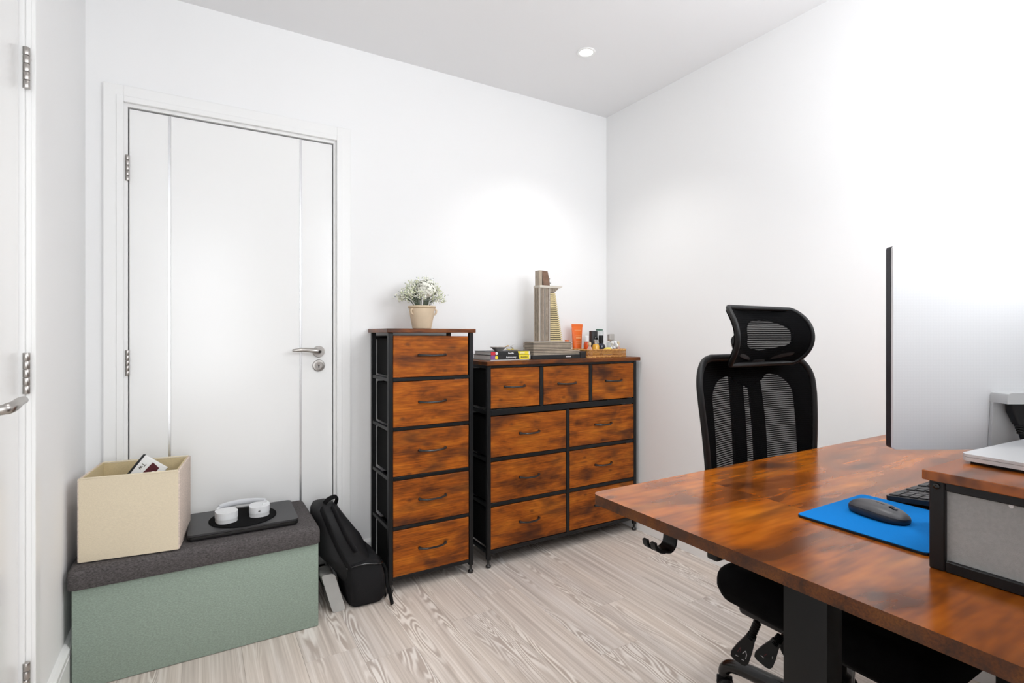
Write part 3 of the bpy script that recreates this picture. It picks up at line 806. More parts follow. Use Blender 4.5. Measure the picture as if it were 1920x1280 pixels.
strap('side_strap', [(0.108, -0.03, 0.15), (0.128, -0.075, 0.11), (0.120, -0.12, 0.075), (0.124, -0.155, 0.035), (0.122, -0.185, 0.009)], 0.0085, 0.007)
strap('side_strap', [(0.096, -0.02, 0.165), (0.124, -0.02, 0.10), (0.128, -0.05, 0.04), (0.118, -0.11, 0.012)], 0.012, 0.004)
b = B(); box(b, 0.108, 0.124, -0.062, -0.040, 0.120, 0.142, 0.003, 2); obj('buckle', b, 'gloss_black', t)

t = thing('zip_pouch', 'silver grey nylon zip pouch propped between the bench and the backpack', 'pouch', (0.490, 2.30, 0))
b = B(); prism(b, rrect(-0.026, 0.026, 0.0, 0.140, 0.012, 4), 'y', -0.128, 0.120)
bmesh.ops.subdivide_edges(b, edges=[e for e in b.edges if abs(e.verts[0].co.y - e.verts[1].co.y) > 0.1], cuts=12)
for v in b.verts:
    v.co.x += -0.30 * v.co.z + 0.0030 * math.sin(60 * v.co.y + 30 * v.co.z)
    v.co.y += 0.30 * v.co.z * (1 if v.co.y < 0 else 0) 
po = obj('body', b, 'silver_nylon', t, smooth=60)
b = B(); tube(b, [(-0.026 - 0.30 * 0.098 - 0.002, -0.10, 0.098), (-0.026 - 0.30 * 0.098 - 0.002, 0.118, 0.098)], 0.0036, n=8); z_ = obj('zip', b, 'gloss_black', t)
b = B(); box(b, -0.061, -0.057, -0.098, -0.090, 0.068, 0.098, 0.001, 1); obj('zip_puller', b, 'gloss_black', z_)

# ---------------------------------------------------------------- flowers on the tall chest
TZ = 1.139
t = thing('flower_pot', 'beige stoneware pot of white dried flowers on the tall chest', 'flower pot', (0.900, 2.335, TZ))
b = B(); lathe(b, [(0, 0), (0.040, 0), (0.044, 0.003), (0.049, 0.03), (0.055, 0.06), (0.060, 0.090), (0.0605, 0.097), (0.0635, 0.099), (0.065, 0.103), (0.0635, 0.107), (0.058, 0.106), (0.055, 0.095), (0.045, 0.03), (0, 0.02)], n=40); obj('pot', b, 'stoneware', t)
b = B(); lathe(b, [(0.0612, 0.0955), (0.0632, 0.0975), (0.0612, 0.099)], n=40); obj('rim_groove', b, 'stoneware_rim', t)
for s in (-1, 1):
    b = B(); tube(b, smooth_path([(s * 0.054, -0.022, 0.092), (s * 0.0605, -0.025, 0.088), (s * 0.0615, -0.025, 0.080), (s * 0.058, -0.024, 0.070), (s * 0.051, -0.022, 0.067)], 5), 0.0045, n=8); obj('pot_handle', b, 'stoneware', t)
b = B(); lathe(b, [(0, 0.088), (0.054, 0.088), (0.054, 0.091), (0, 0.091)], n=24); obj('soil', b, 'tower_dark', t)
rnd = random.Random(3)
bs = B(); bw = B(); bc = B(); bgm = B()
def dot(bm, p, r):
    bmesh.ops.create_icosphere(bm, subdivisions=1, radius=r, matrix=Matrix.Translation(p))
for k in range(64):
    a = rnd.uniform(0, 2 * PI); el = rnd.uniform(0.08, 0.98)
    dx, dy = math.cos(a) * (1 - el) ** 0.5, math.sin(a) * (1 - el) ** 0.5
    tip = Vector((dx * 0.110, dy * 0.085, 0.130 + 0.100 * el ** 1.1))
    base = Vector((dx * 0.032, dy * 0.03, 0.088))
    midp = (base + tip) / 2 + Vector((-dx * 0.012, -dy * 0.012, 0.012))
    tube(bs, smooth_path([base, midp, tip], 3), 0.0011, n=5)
    for j in range(24):
        off = Vector((rnd.gauss(0, 0.011), rnd.gauss(0, 0.011), rnd.gauss(0, 0.010)))
        q = tip + off
        m3 = (bw, bw, bc, bc, bgm)[rnd.randrange(5)]
        dot(m3, q, rnd.uniform(0.0022, 0.0044) if m3 is not bgm else rnd.uniform(0.0016, 0.0028))
for nm, bm, mt in (('stems', bs, 'stem_green'), ('white_blossoms', bw, 'flower_white'), ('cream_blossoms', bc, 'flower_cream'), ('grey_buds', bgm, 'flower_grey')):
    o = obj(nm, bm, mt, t); o['kind'] = 'stuff'
b = B()
for k in range(340):
    a = rnd.uniform(0, 2 * PI); u = rnd.uniform(-0.45, 1)
    r_ = 0.044; n_ = Vector((math.cos(a) * math.sqrt(1 - u * u), math.sin(a) * math.sqrt(1 - u * u), u))
    c0 = Vector((0.008, -0.040, 0.178)) + n_ * r_ * rnd.uniform(0.82, 1.12)
    s1 = n_.orthogonal().normalized(); s2 = n_.cross(s1); ang = rnd.uniform(0, PI)
    s1, s2 = s1 * math.cos(ang) + s2 * math.sin(ang), s2 * math.cos(ang) - s1 * math.sin(ang)
    sz = rnd.uniform(0.007, 0.011)
    b.faces.new([b.verts.new(c0 + s1 * sz * x_ + s2 * sz * y_ + n_ * z_2) for x_, y_, z_2 in ((1, 0, 0.002), (0, 0.8, -0.001), (-1, 0, 0.002), (0, -0.8, -0.001))])
bmesh.ops.create_icosphere(b, subdivisions=2, radius=0.036, matrix=Matrix.Translation((0.008, -0.040, 0.178)))
o = obj('flower_head', b, 'flower_white', t); o['label'] = 'large round white hydrangea head'

# ---------------------------------------------------------------- things on the wide chest
WZ = 0.985
def slab_book(name, label, x0, x1, y0, y1, z0, z1, patch, word, rz=0.0, tilt=0):
    t = thing(name, label, 'book', ((x0 + x1) / 2, (y0 + y1) / 2, z0), rz, 'books stacked on the wide chest')
    w, d, h = (x1 - x0) / 2, (y1 - y0) / 2, z1 - z0
    b = B(); box(b, -w + 0.002, w - 0.002, -d + 0.003, d - 0.002, 0.0012, h - 0.0012); obj('pages', b, 'paper_white', t)
    b = B(); box(b, -w, w, -d, d, h - 0.0012, h); box(b, -w, w, -d, d, 0, 0.0012); box(b, -w, w, -d, -d + 0.002, 0.0012, h - 0.0012); c = obj('cover', b, 'book_black', t)
    f = -d - 0.0002
    b = B(); box(b, -w, -w + 0.024, f, f + 0.001, 0.0005, h - 0.0003); obj('spine_patch', b, patch, c)
    b = B(); prism(b, [(w - 0.070, h - 0.0003), (w - 0.064, 0.0005), (w - 0.006, 0.0005), (w - 0.006, h - 0.0003)], 'y', f, f + 0.001); obj('spine_band', b, 'book_yellow', c)
    b = B(); box(b, w - 0.006, w, f, f + 0.001, 0.0005, h - 0.0003); obj('spine_end', b, 'paper_white', c)
    b = B(); lathe(b, [(0, 0), (h * 0.40, 0), (h * 0.40, 0.0004), (0, 0.0004)], n=18); rot(b, PI / 2, 'X'); move(b, (-w + 0.031, f + 0.0002, h / 2)); obj('spine_emblem', b, 'book_yellow' if patch == 'book_purple' else 'paper_white', c)
    return t, c, w, d, h, f
t, c, w, d, h, f = slab_book('book', 'thick black and yellow book with purple spine block titled Astronomy', 1.214, 1.440, 2.235, 2.425, WZ + 0.0045, WZ + 0.0265, 'book_purple', 'Astronomy', 0)
text_mesh('Astronomy', 0.0125, 'print_white', 'lettering', c, (0.0, f - 0.0002, h / 2), (PI / 2, 0, 0), 0.0003)
b = B()
for k in range(9): box(b, w - 0.056 + k * 0.0045, w - 0.0528 + k * 0.0045, f - 0.0003, f + 0.0005, h * 0.38, h * (0.66 if k in (0, 4, 6) else 0.58))
obj('small_print', b, 'print_dark', c)
t, c, w, d, h, f = slab_book('book', 'thinner black and yellow book with red spine block on top of the stack', 1.216, 1.438, 2.238, 2.415, WZ + 0.0268, WZ + 0.0442, 'book_red', '', 0)
b = B()
for k in range(5): box(b, -0.014 + k * 0.0065, -0.0095 + k * 0.0065, f - 0.0003, f + 0.0005, h * 0.32, h * (0.72 if k in (0, 3) else 0.60))
for k in range(5): box(b, w - 0.056 + k * 0.0055, w - 0.052 + k * 0.0055, f - 0.0003, f + 0.0005, h * 0.4, h * 0.62)
obj('small_print', b, 'print_white', c)
b = B(); box(b, -0.114, 0.108, -0.09, 0.105, 0, 0.0042, 0.0008, 1)
o = obj('booklet', b, 'paper', None, (1.325, 2.325, WZ)); tag(o, 'thin pale paper booklet at the bottom of the book stack', 'book', 'books stacked on the wide chest')
BZ = WZ + 0.0444
t = thing('trinket_dish', 'small grey shell-like trinket dish on the upper book', 'dish', (1.292, 2.30, BZ))
b = B(); lathe(b, [(0, 0), (0.018, 0), (0.022, 0.004), (0.036, 0.016), (0.043, 0.020), (0.042, 0.022), (0.034, 0.018), (0.018, 0.006), (0, 0.005)], n=28); obj('bowl', b, 'shell', t)
b = B(); tube(b, [(0.040, 0, 0.020), (0.052, -0.004, 0.026), (0.058, -0.006, 0.024)], 0.003, n=8); obj('spout', b, 'brass', t)
t = thing('yellow_note', 'crumpled yellow paper beside the trinket dish', 'paper', (1.378, 2.31, BZ))
b = B()
g = [[b.verts.new((-0.036 + 0.012 * i, -0.03 + 0.012 * j, 0.004 + 0.010 * abs(math.sin(i * 1.9 + j * 1.1)) * math.exp(-((i - 2) ** 2 + (j - 2) ** 2) / 9))) for j in range(6)] for i in range(7)]
for i in range(6):
    for j in range(5): b.faces.new((g[i][j], g[i + 1][j], g[i + 1][j + 1], g[i][j + 1]))
r_ = bmesh.ops.solidify(b, geom=b.faces[:], thickness=0.0015); move(b, (0, 0, -0.0008)); obj('sheet', b, 'lemon', t, smooth=0)
t = thing('key', 'small metal key propped on the yellow paper', 'key', (1.352, 2.285, BZ + 0.011))
b = B(); tube(b, [(-0.022, 0, 0.002), (0.0, 0, 0.010), (0.018, 0, 0.024)], 0.0022, n=8); tube(b, [(0.0, 0, 0.010), (0.02, 0.004, 0.003)], 0.002, n=8); obj('shaft', b, 'steel', t)

# flat black box with small lettering, under the model tower
t = thing('flat_box', 'flat black box with small white lettering under the model tower', 'box', (1.612, 2.335, WZ))
b = B(); box(b, -0.154, 0.154, -0.09, 0.09, 0, 0.021, 0.0015, 1); obj('box', b, 'book_black', t)
b = B(); box(b, 0.040, 0.112, -0.0905, -0.0898, 0.003, 0.018); pl = obj('name_plate', b, 'handle_black', t)
b = B()
for k in range(7): box(b, 0.058 + k * 0.0048, 0.0618 + k * 0.0048, -0.0910, -0.0904, 0.008, 0.014 if k in (0, 2, 3, 6) else 0.0125)
obj('lettering', b, 'print_white', pl)

# model skyscraper (plain stepped and ribbed tower)
t = thing('model_tower', 'taupe architectural model of a stepped ribbed tower on the flat black box', 'model', (1.625, 2.335, WZ + 0.0212))
def tier(name, x0, x1, y0, y1, z0, z1, n, mat='tower_taupe'):
    for k in range(n):
        za, zb = z0 + (z1 - z0) * k / n, z0 + (z1 - z0) * (k + 1) / n
        b = B(); box(b, x0, x1, y0, y1, za, zb - 0.0024); o_ = obj(name, b, mat, t)
    b = B(); box(b, x0 + 0.005, x1 - 0.005, y0 + 0.005, y1 - 0.005, z0, z1 - 0.003); obj('tier_core', b, 'tower_dark', t)
tier('tier_layer', -0.152, 0.147, -0.078, 0.040, 0.0, 0.023, 3)
tier('tier_layer', -0.142, 0.110, -0.062, 0.036, 0.0232, 0.070, 6)
# ribbed shaft
b = B(); box(b, -0.082, -0.014, -0.028, 0.018, 0.070, 0.352); obj('shaft_core', b, 'tower_dark', t)
for k in range(9):
    x = -0.0835 + k * 0.0078
    b = B(); box(b, x, x + 0.0042, -0.034, -0.029, 0.070, 0.354); obj('rib', b, 'tower_taupe' if k % 4 else 'tower_pale', t)
for k in range(4):
    y = -0.030 + k * 0.0125
    b = B(); box(b, -0.086, -0.081, y, y + 0.008, 0.070, 0.354); obj('rib', b, 'tower_taupe', t)
# tapering wing of stacked slats
nS = 24
for k in range(nS):
    z0 = 0.070 + k * 0.2595 / nS; z1 = z0 + 0.2595 / nS - 0.0034
    xr = 0.063 - 0.047 * (k / (nS - 1))
    b = B(); box(b, -0.016, xr, -0.036, 0.016, z0, z1); obj('slat', b, 'tower_sand', t)
b = B(); prism(b, [(-0.014, 0.070), (0.059, 0.070), (0.013, 0.3295), (-0.014, 0.3295)], 'y', -0.030, 0.013); obj('wing_core', b, 'tower_dark', t)
# upper ribs flaring to a cornice
for k in range(7):
    x = -0.014 + k * 0.0075
    b = B(); box(b, x, x + 0.0052, -0.034, 0.018, 0.330 + max(0, k - 3) * 0.006, 0.354); obj('rib', b, 'tower_taupe', t)
b = B(); prism(b, [(-0.085, 0.354), (0.045, 0.354), (0.060, 0.362), (0.060, 0.366), (-0.085, 0.366)], 'y', -0.038, 0.022); obj('cornice', b, 'tower_pale', t)
b = B(); prism(b, [(-0.084, 0.366), (-0.066, 0.366), (-0.066, 0.445), (-0.084, 0.445)], 'y', -0.030, 0.010); obj('crown_pier', b, 'tower_taupe', t)
b = B(); prism(b, [(-0.052, 0.366), (-0.012, 0.366), (-0.014, 0.395), (-0.026, 0.443), (-0.064, 0.446)], 'y', -0.024, 0.008); obj('crown_block', b, 'tower_brown', t)
for z in (0.382, 0.404):
    b = B(); box(b, -0.016, 0.010 - (z - 0.382) * 0.3, -0.004, 0.004, z, z + 0.003); obj('crown_fin', b, 'tower_dark', t)

# small black box
b = B(); box(b, -0.0185, 0.0185, -0.042, 0.042, 0, 0.034, 0.0015, 1); b2 = B()
t = thing('small_box', 'small black box between the model tower and the wicker tray', 'box', (1.852, 2.335, WZ)); t.location = (1.7895, 2.290, WZ)
obj('box', b, 'book_black', t)
b = B(); box(b, -0.0195, 0.0195, -0.043, 0.043, 0.024, 0.0365, 0.0015, 1); obj('lid', b, 'handle_black', t)

# orange tube standing on its cap
t = thing('cosmetic_tube', 'flat orange cream tube standing upright behind the small black box', 'tube', (1.884, 2.424, WZ))
b = B()
prof = []
for k in range(9):
    u = k / 8; z = 0.030 + u * 0.145
    hx_ = 0.027 + 0.013 * u; hy_ = 0.018 * (1 - u) ** 0.8 + 0.0016
    prof.append((0, 0, z, hx_, hy_))
loft(b, prof, 28, 2.2); obj('body', b, 'orange_tube', t, smooth=50)
b = B(); box(b, -0.040, 0.040, -0.0018, 0.0018, 0.172, 0.188, 0.0008, 1); obj('crimp', b, 'orange_tube', t)
b = B(); loft(b, [(0, 0, 0, 0.026, 0.018), (0, 0, 0.002, 0.027, 0.019), (0, 0, 0.029, 0.027, 0.019)], 28, 2.2); obj('cap', b, 'orange_deep', t)
b = B()
for z, w_, h_ in ((0.150, 0.028, 0.006), (0.118, 0.026, 0.004), (0.104, 0.022, 0.012), (0.086, 0.022, 0.004), (0.076, 0.020, 0.004)):
    yy = -(0.018 * (1 - (z - 0.03) / 0.145) ** 0.8 + 0.0016) - 0.0006
    box(b, -w_ * 0.8, w_ * 0.9, yy - 0.0004, yy + 0.0006, z, z + h_ * 0.55)
obj('print', b, 'orange_print', t)
t = thing('cosmetic_bottle', 'small orange bottle half hidden behind the model tower', 'bottle', (1.8215, 2.440, WZ))
b = B(); loft(b, [(0, 0, 0, 0.020, 0.014), (0, 0, 0.06, 0.020, 0.014), (0, 0, 0.070, 0.014, 0.011)], 20, 2.6); obj('body', b, 'orange_deep', t)
b = B(); lathe(b, [(0, 0.070), (0.011, 0.070), (0.011, 0.096), (0, 0.096)], n=18); obj('cap', b, 'orange_tube', t)

# wicker tray
t = thing('wicker_tray', 'honey coloured wicker tray holding bottles on the wide chest', 'tray', (1.955, 2.315, WZ))
TW, TD, TH = 0.138, 0.078, 0.042
b = B(); box(b, -TW + 0.004, TW - 0.004, -TD + 0.004, TD - 0.004, 0.001, 0.005); obj('base', b, 'wicker', t)
for z, r_ in ((0.004, 0.0042), (TH, 0.0045)):
    b = B(); pts = [(x_, y_, z) for x_, y_ in rrect(-TW, TW, -TD, TD, 0.014, 4)]; tube(b, pts + [pts[0], pts[1]], r_, n=8, cap=False); obj('rim', b, 'wicker', t)
stk = B(); tube(stk, [(0, 0, 0.004), (0, 0, TH)], 0.0018, n=6); sme = mesh_from(stk, 'stake'); sme.materials.append(M['wicker'])
per = [(-TW + 0.008 + k * (2 * TW - 0.016) / 38, -TD) for k in range(39)] + [(-TW + 0.008 + k * (2 * TW - 0.016) / 38, TD) for k in range(39)] + [(s * TW, -TD + 0.008 + k * (2 * TD - 0.016) / 18) for s in (-1, 1) for k in range(19)]
for x_, y_ in per: obj('stake', sme, None, t, (x_, y_, 0))
for z in (0.012, 0.020, 0.028, 0.035):
    b = B(); pts = [(x_, y_, z) for x_, y_ in rrect(-TW + 0.001, TW - 0.001, -TD + 0.001, TD - 0.001, 0.014, 4)]; tube(b, pts + [pts[0], pts[1]], 0.0022, n=6, cap=False); obj('weaver', b, 'wicker', t)
TB = WZ + 0.0052
def bottle(name, label, cat, x, y, parts, rz=0, zk=1.36):
    t_ = thing(name, label, cat, (x, y, TB), rz, 'bottles and jars in the wicker tray')
    for nm, bm, mt in parts:
        for v in bm.verts: v.co.z *= zk
        obj(nm, bm, mt, t_)
    return t_
def lt(prof, n=22): return lathe(B(), prof, n=n)
bottle('bottle', 'amber bottle with a white cap at the left end of the wicker tray', 'bottle', 1.884, 2.335, [
    ('body', lt([(0, 0), (0.016, 0), (0.017, 0.004), (0.017, 0.050), (0.012, 0.060), (0, 0.060)]), 'amber'), ('label_band', lt([(0.0172, 0.028), (0.0176, 0.030), (0.0176, 0.048), (0.0172, 0.050)]), 'orange_deep'),
    ('cap', lt([(0, 0.060), (0.0125, 0.060), (0.0125, 0.082), (0.010, 0.084), (0, 0.084)]), 'plastic_white')])
bottle('bottle', 'yellow bottle with a silver neck at the front of the wicker tray', 'bottle', 1.905, 2.282, [
    ('body', lt([(0, 0), (0.018, 0), (0.0195, 0.003), (0.0195, 0.042), (0.015, 0.050), (0, 0.050)]), 'yellow_liquid'), ('neck', lt([(0, 0.050), (0.009, 0.050), (0.009, 0.060), (0.012, 0.061), (0.012, 0.068), (0, 0.069)]), 'chrome')])
b = B(); box(b, -0.020, 0.020, -0.016, 0.016, 0, 0.105, 0.004, 2); b2 = B(); lathe(b2, [(0, 0), (0.012, 0), (0.013, 0.003), (0.010, 0.008), (0, 0.008)], n=20); rot(b2, PI / 2, 'X'); move(b2, (0.006, -0.016, 0.068))
bottle('spray_bottle', 'tall square black bottle at the back of the wicker tray', 'bottle', 1.948, 2.355, [('body', b, 'laptop_black'), ('badge', b2, 'handle_black')])
bottle('bottle', 'round navy glass bottle with a ribbed black cap in the wicker tray', 'bottle', 1.968, 2.312, [
    ('body', lt([(0, 0), (0.015, 0.0), (0.024, 0.010), (0.0275, 0.027), (0.024, 0.044), (0.012, 0.053), (0, 0.054)], 28), 'navy_glass'),
    ('cap', lt([(0, 0.053), (0.012, 0.053), (0.012, 0.057), (0.0135, 0.058), (0.0135, 0.084), (0.012, 0.086), (0, 0.086)], 12), 'rubber_black')])
bottle('jar', 'tall pale glass jar with a green lid behind the navy bottle', 'jar', 2.002, 2.366, [
    ('body', lt([(0, 0), (0.023, 0), (0.024, 0.003), (0.024, 0.105), (0, 0.106)], 28), 'clear_glass'), ('lid', lt([(0, 0.106), (0.020, 0.106), (0.020, 0.112), (0, 0.113)], 28), 'green_lid')])
bottle('perfume_bottle', 'clear perfume bottle with a silver cap at the right of the wicker tray', 'bottle', 2.066, 2.340, [
    ('body', box(B(), -0.022, 0.022, -0.014, 0.014, 0, 0.058, 0.004, 2), 'clear_glass'), ('liquid', box(B(), -0.018, 0.018, -0.010, 0.010, 0.004, 0.034), 'brown_glass'),
    ('collar', lt([(0, 0.058), (0.008, 0.058), (0.008, 0.064), (0, 0.064)]), 'chrome'), ('cap', box(B(), -0.018, 0.018, -0.012, 0.012, 0.064, 0.092, 0.002, 1), 'chrome')])
fb = B(); rr = random.Random(5)
for k in range(10): bmesh.ops.create_icosphere(fb, subdivisions=1, radius=rr.uniform(0.005, 0.010), matrix=Matrix.Translation((rr.uniform(-0.022, 0.022), rr.uniform(-0.008, 0.008), 0.028 + rr.uniform(0, 0.030))))
bottle('ornament', 'small ornament of white porcelain blossoms at the front of the wicker tray', 'ornament', 2.032, 2.275, [('blossoms', fb, 'plastic_white'), ('foot', lt([(0, 0), (0.016, 0), (0.018, 0.006), (0.012, 0.03), (0, 0.032)]), 'brown_glass')])
bottle('soap', 'pale yellow round soap lying in the wicker tray', 'soap', 1.982, 2.270, [('cake', lt([(0, 0.012), (0.018, 0.014), (0.025, 0.022), (0.025, 0.034), (0.016, 0.044), (0, 0.046)]), 'lemon'), ('dish', lt([(0, 0), (0.022, 0), (0.026, 0.010), (0.0, 0.011)]), 'plastic_white')], zk=1.1)
bottle('vial', 'small pink glass vial at the front left of the wicker tray', 'bottle', 1.852, 2.270, [
    ('body', lt([(0, 0), (0.011, 0), (0.013, 0.006), (0.013, 0.034), (0.006, 0.042), (0, 0.042)]), 'pink_glass'), ('stopper', lt([(0, 0.042), (0.005, 0.042), (0.009, 0.050), (0.007, 0.059), (0, 0.060)]), 'cream_bead')])
bottle('vial', 'small pink vial with a cream bead stopper at the right end of the wicker tray', 'bottle', 2.073, 2.285, [
    ('body', lt([(0, 0), (0.010, 0), (0.0115, 0.005), (0.0115, 0.034), (0.005, 0.042), (0, 0.042)]), 'pink_glass'), ('stopper', lt([(0, 0.042), (0.004, 0.042), (0.009, 0.050), (0.007, 0.059), (0, 0.060)]), 'cream_bead')])

# ---------------------------------------------------------------- desk
DT = 0.755
DX_0, DX_1, DY_0, DY_1 = 0.765, 2.158, 0.142, 0.933
t = thing('desk', 'large brown wood desk with black steel legs in front of the mesh chair', 'desk', (DX_0, DY_0, 0))
W_, D_ = DX_1 - DX_0, DY_1 - DY_0
def panel(name, x0, x1, corners):
    """top board piece; corners = set of rounded corners"""
    r = 0.022; poly = []
    for cx, cy, a0, key in ((x1, D_, 0, 'ne'), (x0, D_, 90, 'nw'), (x0, 0, 180, 'sw'), (x1, 0, 270, 'se')):
        if key in corners:
            ox = cx - r if 'e' in key else cx + r; oy = cy - r if 'n' in key else cy + r
            for k in range(7):
                a = math.radians(a0 + 15 * k); poly.append((ox + r * math.cos(a), oy + r * math.sin(a)))
        else: poly.append((cx, cy))
    b = B(); prism(b, poly, 'z', DT - 0.022, DT); bevel_all(b, 0.0009, 2)
    me = mesh_from(b, name, 40); me.materials.append(M['desk_wood']); me.materials.append(M['desk_edge'])
    for p_ in me.polygons:
        if abs(p_.normal.z) < 0.5: p_.material_index = 1
    return obj(name, me, None, t)
panel('top_panel', 0, 0.3025, {'nw', 'sw'})
panel('top_panel', 0.3032, 1.0900, set())
panel('top_panel', 1.0907, W_, {'ne', 'se'})
for x0 in (0.165, 1.178):
    b = B(); box(b, x0, x0 + 0.050, 0.358, 0.438, 0.022, 0.700, 0.003, 2); c = obj('leg_column', b, 'desk_black', t)
    b = B(); box(b, x0 - 0.010, x0 + 0.060, 0.08, 0.74, 0.0, 0.022, 0.006, 2); obj('foot', b, 'desk_black', c)
    b = B(); box(b, x0 + 0.008, x0 + 0.042, 0.12, 0.488, 0.7005, 0.7325, 0.003, 1); obj('top_bracket', b, 'desk_black', t)
b = B(); box(b, 0.046, W_ - 0.046, 0.489, 0.513, 0.6985, 0.7325, 0.004, 2); obj('end_beam', b, 'desk_black', t)
for y in (0.365, 0.41): 
    b = B(); box(b, 0.215, 1.178, y, y + 0.022, 0.690, 0.728, 0.002, 1); obj('cross_beam', b, 'desk_black', t)

# hook under the desk edge
t = thing('hook', 'black double-pronged hook screwed under the far left edge of the desk', 'hook', (0.800, 0.752, DT - 0.0225)); t.scale = (1.0, 1.05, 1.15)
b = B()
prof = [(0.022, 0.0), (0.022, -0.026), (0.018, -0.038), (0.006, -0.044), (-0.010, -0.041)]
def ribbon(bm, path, w0, w1, th):
    """bent flat strip: path in xz, width along y"""
    path = [Vector((p[0], 0, p[1])) for p in path]; path = smooth_path(path, 4); rings = []
    for i, p in enumerate(path):
        tg = (path[min(i + 1, len(path) - 1)] - path[max(i - 1, 0)]).normalized(); nr = Vector((-tg.z, 0, tg.x))
        rings.append([bm.verts.new(p + nr * s * th / 2 + Vector((0, y, 0))) for s, y in ((1, w0), (1, w1), (-1, w1), (-1, w0))])
    for a, c_ in zip(rings, rings[1:]):
        for k in range(4): bm.faces.new((a[k], a[(k + 1) % 4], c_[(k + 1) % 4], c_[k]))
    bm.faces.new(rings[0][::-1]); bm.faces.new(rings[-1])
ribbon(b, prof, -0.016, 0.016, 0.004); obj('bracket', b, 'black_metal', t)
for y0, y1 in ((-0.016, -0.004), (0.004, 0.016)):
    b = B(); ribbon(b, [(-0.009, -0.0413), (-0.022, -0.038), (-0.033, -0.031), (-0.036, -0.022)], y0, y1, 0.006); obj('prong', b, 'rubber_black', t)

# ---------------------------------------------------------------- things on the desk
t = thing('mouse_pad', 'bright blue cloth mouse pad on the desk', 'mouse pad', (1.139, 0.4945, DT + 0.0003))
b = B(); prism(b, rrect(-0.126, 0.126, -0.110, 0.110, 0.010, 5), 'z', 0, 0.0040); obj('rubber_base', b, 'rubber_black', t)
b = B(); prism(b, rrect(-0.1255, 0.1255, -0.1095, 0.1095, 0.010, 5), 'z', 0.0040, 0.0052); obj('cloth_top', b, 'pad_blue', t)

MZ = DT + 0.0056
t = thing('mouse', 'dark grey flat wireless mouse on the blue pad', 'mouse', (1.135, 0.513, MZ), math.radians(-9))
def pebble(bm, hx_, hy_, zs, n=36):
    rings = []
    for z, s, dy in zs:
        ring = []
        for k in range(n):
            a = 2 * PI * k / n; ca, sa = math.cos(a), math.sin(a)
            x_ = hx_ * s * math.copysign(abs(ca) ** 0.82, ca); y_ = hy_ * (1 - (1 - s) * 0.62) * math.copysign(abs(sa) ** 0.82, sa)
            zz = z * (1.0 - 0.16 * (y_ / hy_ - 0.15) ** 2 - (0.12 * (y_ / hy_) if y_ < 0 else 0) * -0.6)
            ring.append(bm.verts.new((x_, y_, zz)))
        rings.append(ring)
    for a, c_ in zip(rings, rings[1:]):
        for k in range(n): bm.faces.new((a[k], a[(k + 1) % n], c_[(k + 1) % n], c_[k]))
    bm.faces.new(list(reversed(rings[0]))); bm.faces.new(rings[-1])
b = B(); pebble(b, 0.0305, 0.055, [(0.001, 0.90, 0), (0.004, 0.98, 0), (0.010, 1.0, 0), (0.0150, 0.97, 0)]); obj('base_shell', b, 'mouse_side', t, smooth=60)
b = B(); pebble(b, 0.0300, 0.0545, [(0.0152, 0.965, 0), (0.0185, 0.90, 0), (0.0222, 0.78, 0), (0.0252, 0.58, 0), (0.0268, 0.32, 0), (0.0274, 0.05, 0)]); top = obj('top_shell', b, 'mouse_top', t, smooth=60)
b = B(); lathe(b, [(0, -0.0035), (0.0062, -0.0035), (0.0070, -0.002), (0.0070, 0.002), (0.0062, 0.0035), (0, 0.0035)], n=20); rot(b, PI / 2, 'Y'); move(b, (0, -0.024, 0.0205)); obj('scroll_wheel', b, 'rubber_black', t)
b = B(); prism(b, rrect(-0.0052, 0.0052, -0.035, -0.012, 0.005, 5), 'z', 0.0195, 0.0248); obj('wheel_slot', b, 'gloss_black', top)
b = B(); tube(b, [(0, -0.012, 0.0264), (0, 0.004, 0.0272)], 0.0005, n=5); obj('button_seam', b, 'gloss_black', top)

t = thing('keyboard', 'slim black keyboard with grey keys behind the blue pad', 'keyboard', (1.485, 0.5025, DT + 0.003))
kt = math.radians(-6.5)
kb = bpy.data.objects.new('key_deck', None)
b = B(); prism(b, rrect(-0.216, 0.216, -0.0585, 0.0585, 0.008, 4), 'z', 0.0, 0.010); bevel_all(b, 0.002, 2); deck = obj('case', b, 'keyboard_body', t, (0, 0, 0.0065)); deck.rotation_euler = (kt, 0, 0)
kc = B(); box(kc, -0.0082, 0.0082, -0.0078, 0.0078, 0.0, 0.0026, 0.0011, 2); kme = mesh_from(kc, 'key'); kme.materials.append(M['keycap'])
for r_ in range(6):
    for c_ in range(22):
        if c_ in (15, 18) and r_ != 9: continue
        obj('key', kme, None, deck, (0.200 - c_ * 0.0190, -0.046 + r_ * 0.0184, 0.0101))
for x_ in (-0.19, 0.19):
    b = B(); box(b, x_ - 0.008, x_ + 0.008, -0.052, -0.040, 0.0, 0.0085, 0.001, 1); obj('foot', b, 'rubber_black', t)
    b = B(); box(b, x_ - 0.010, x_ + 0.010, 0.040, 0.050, -0.0028, 0.0035, 0.001, 1); obj('foot', b, 'rubber_black', t)

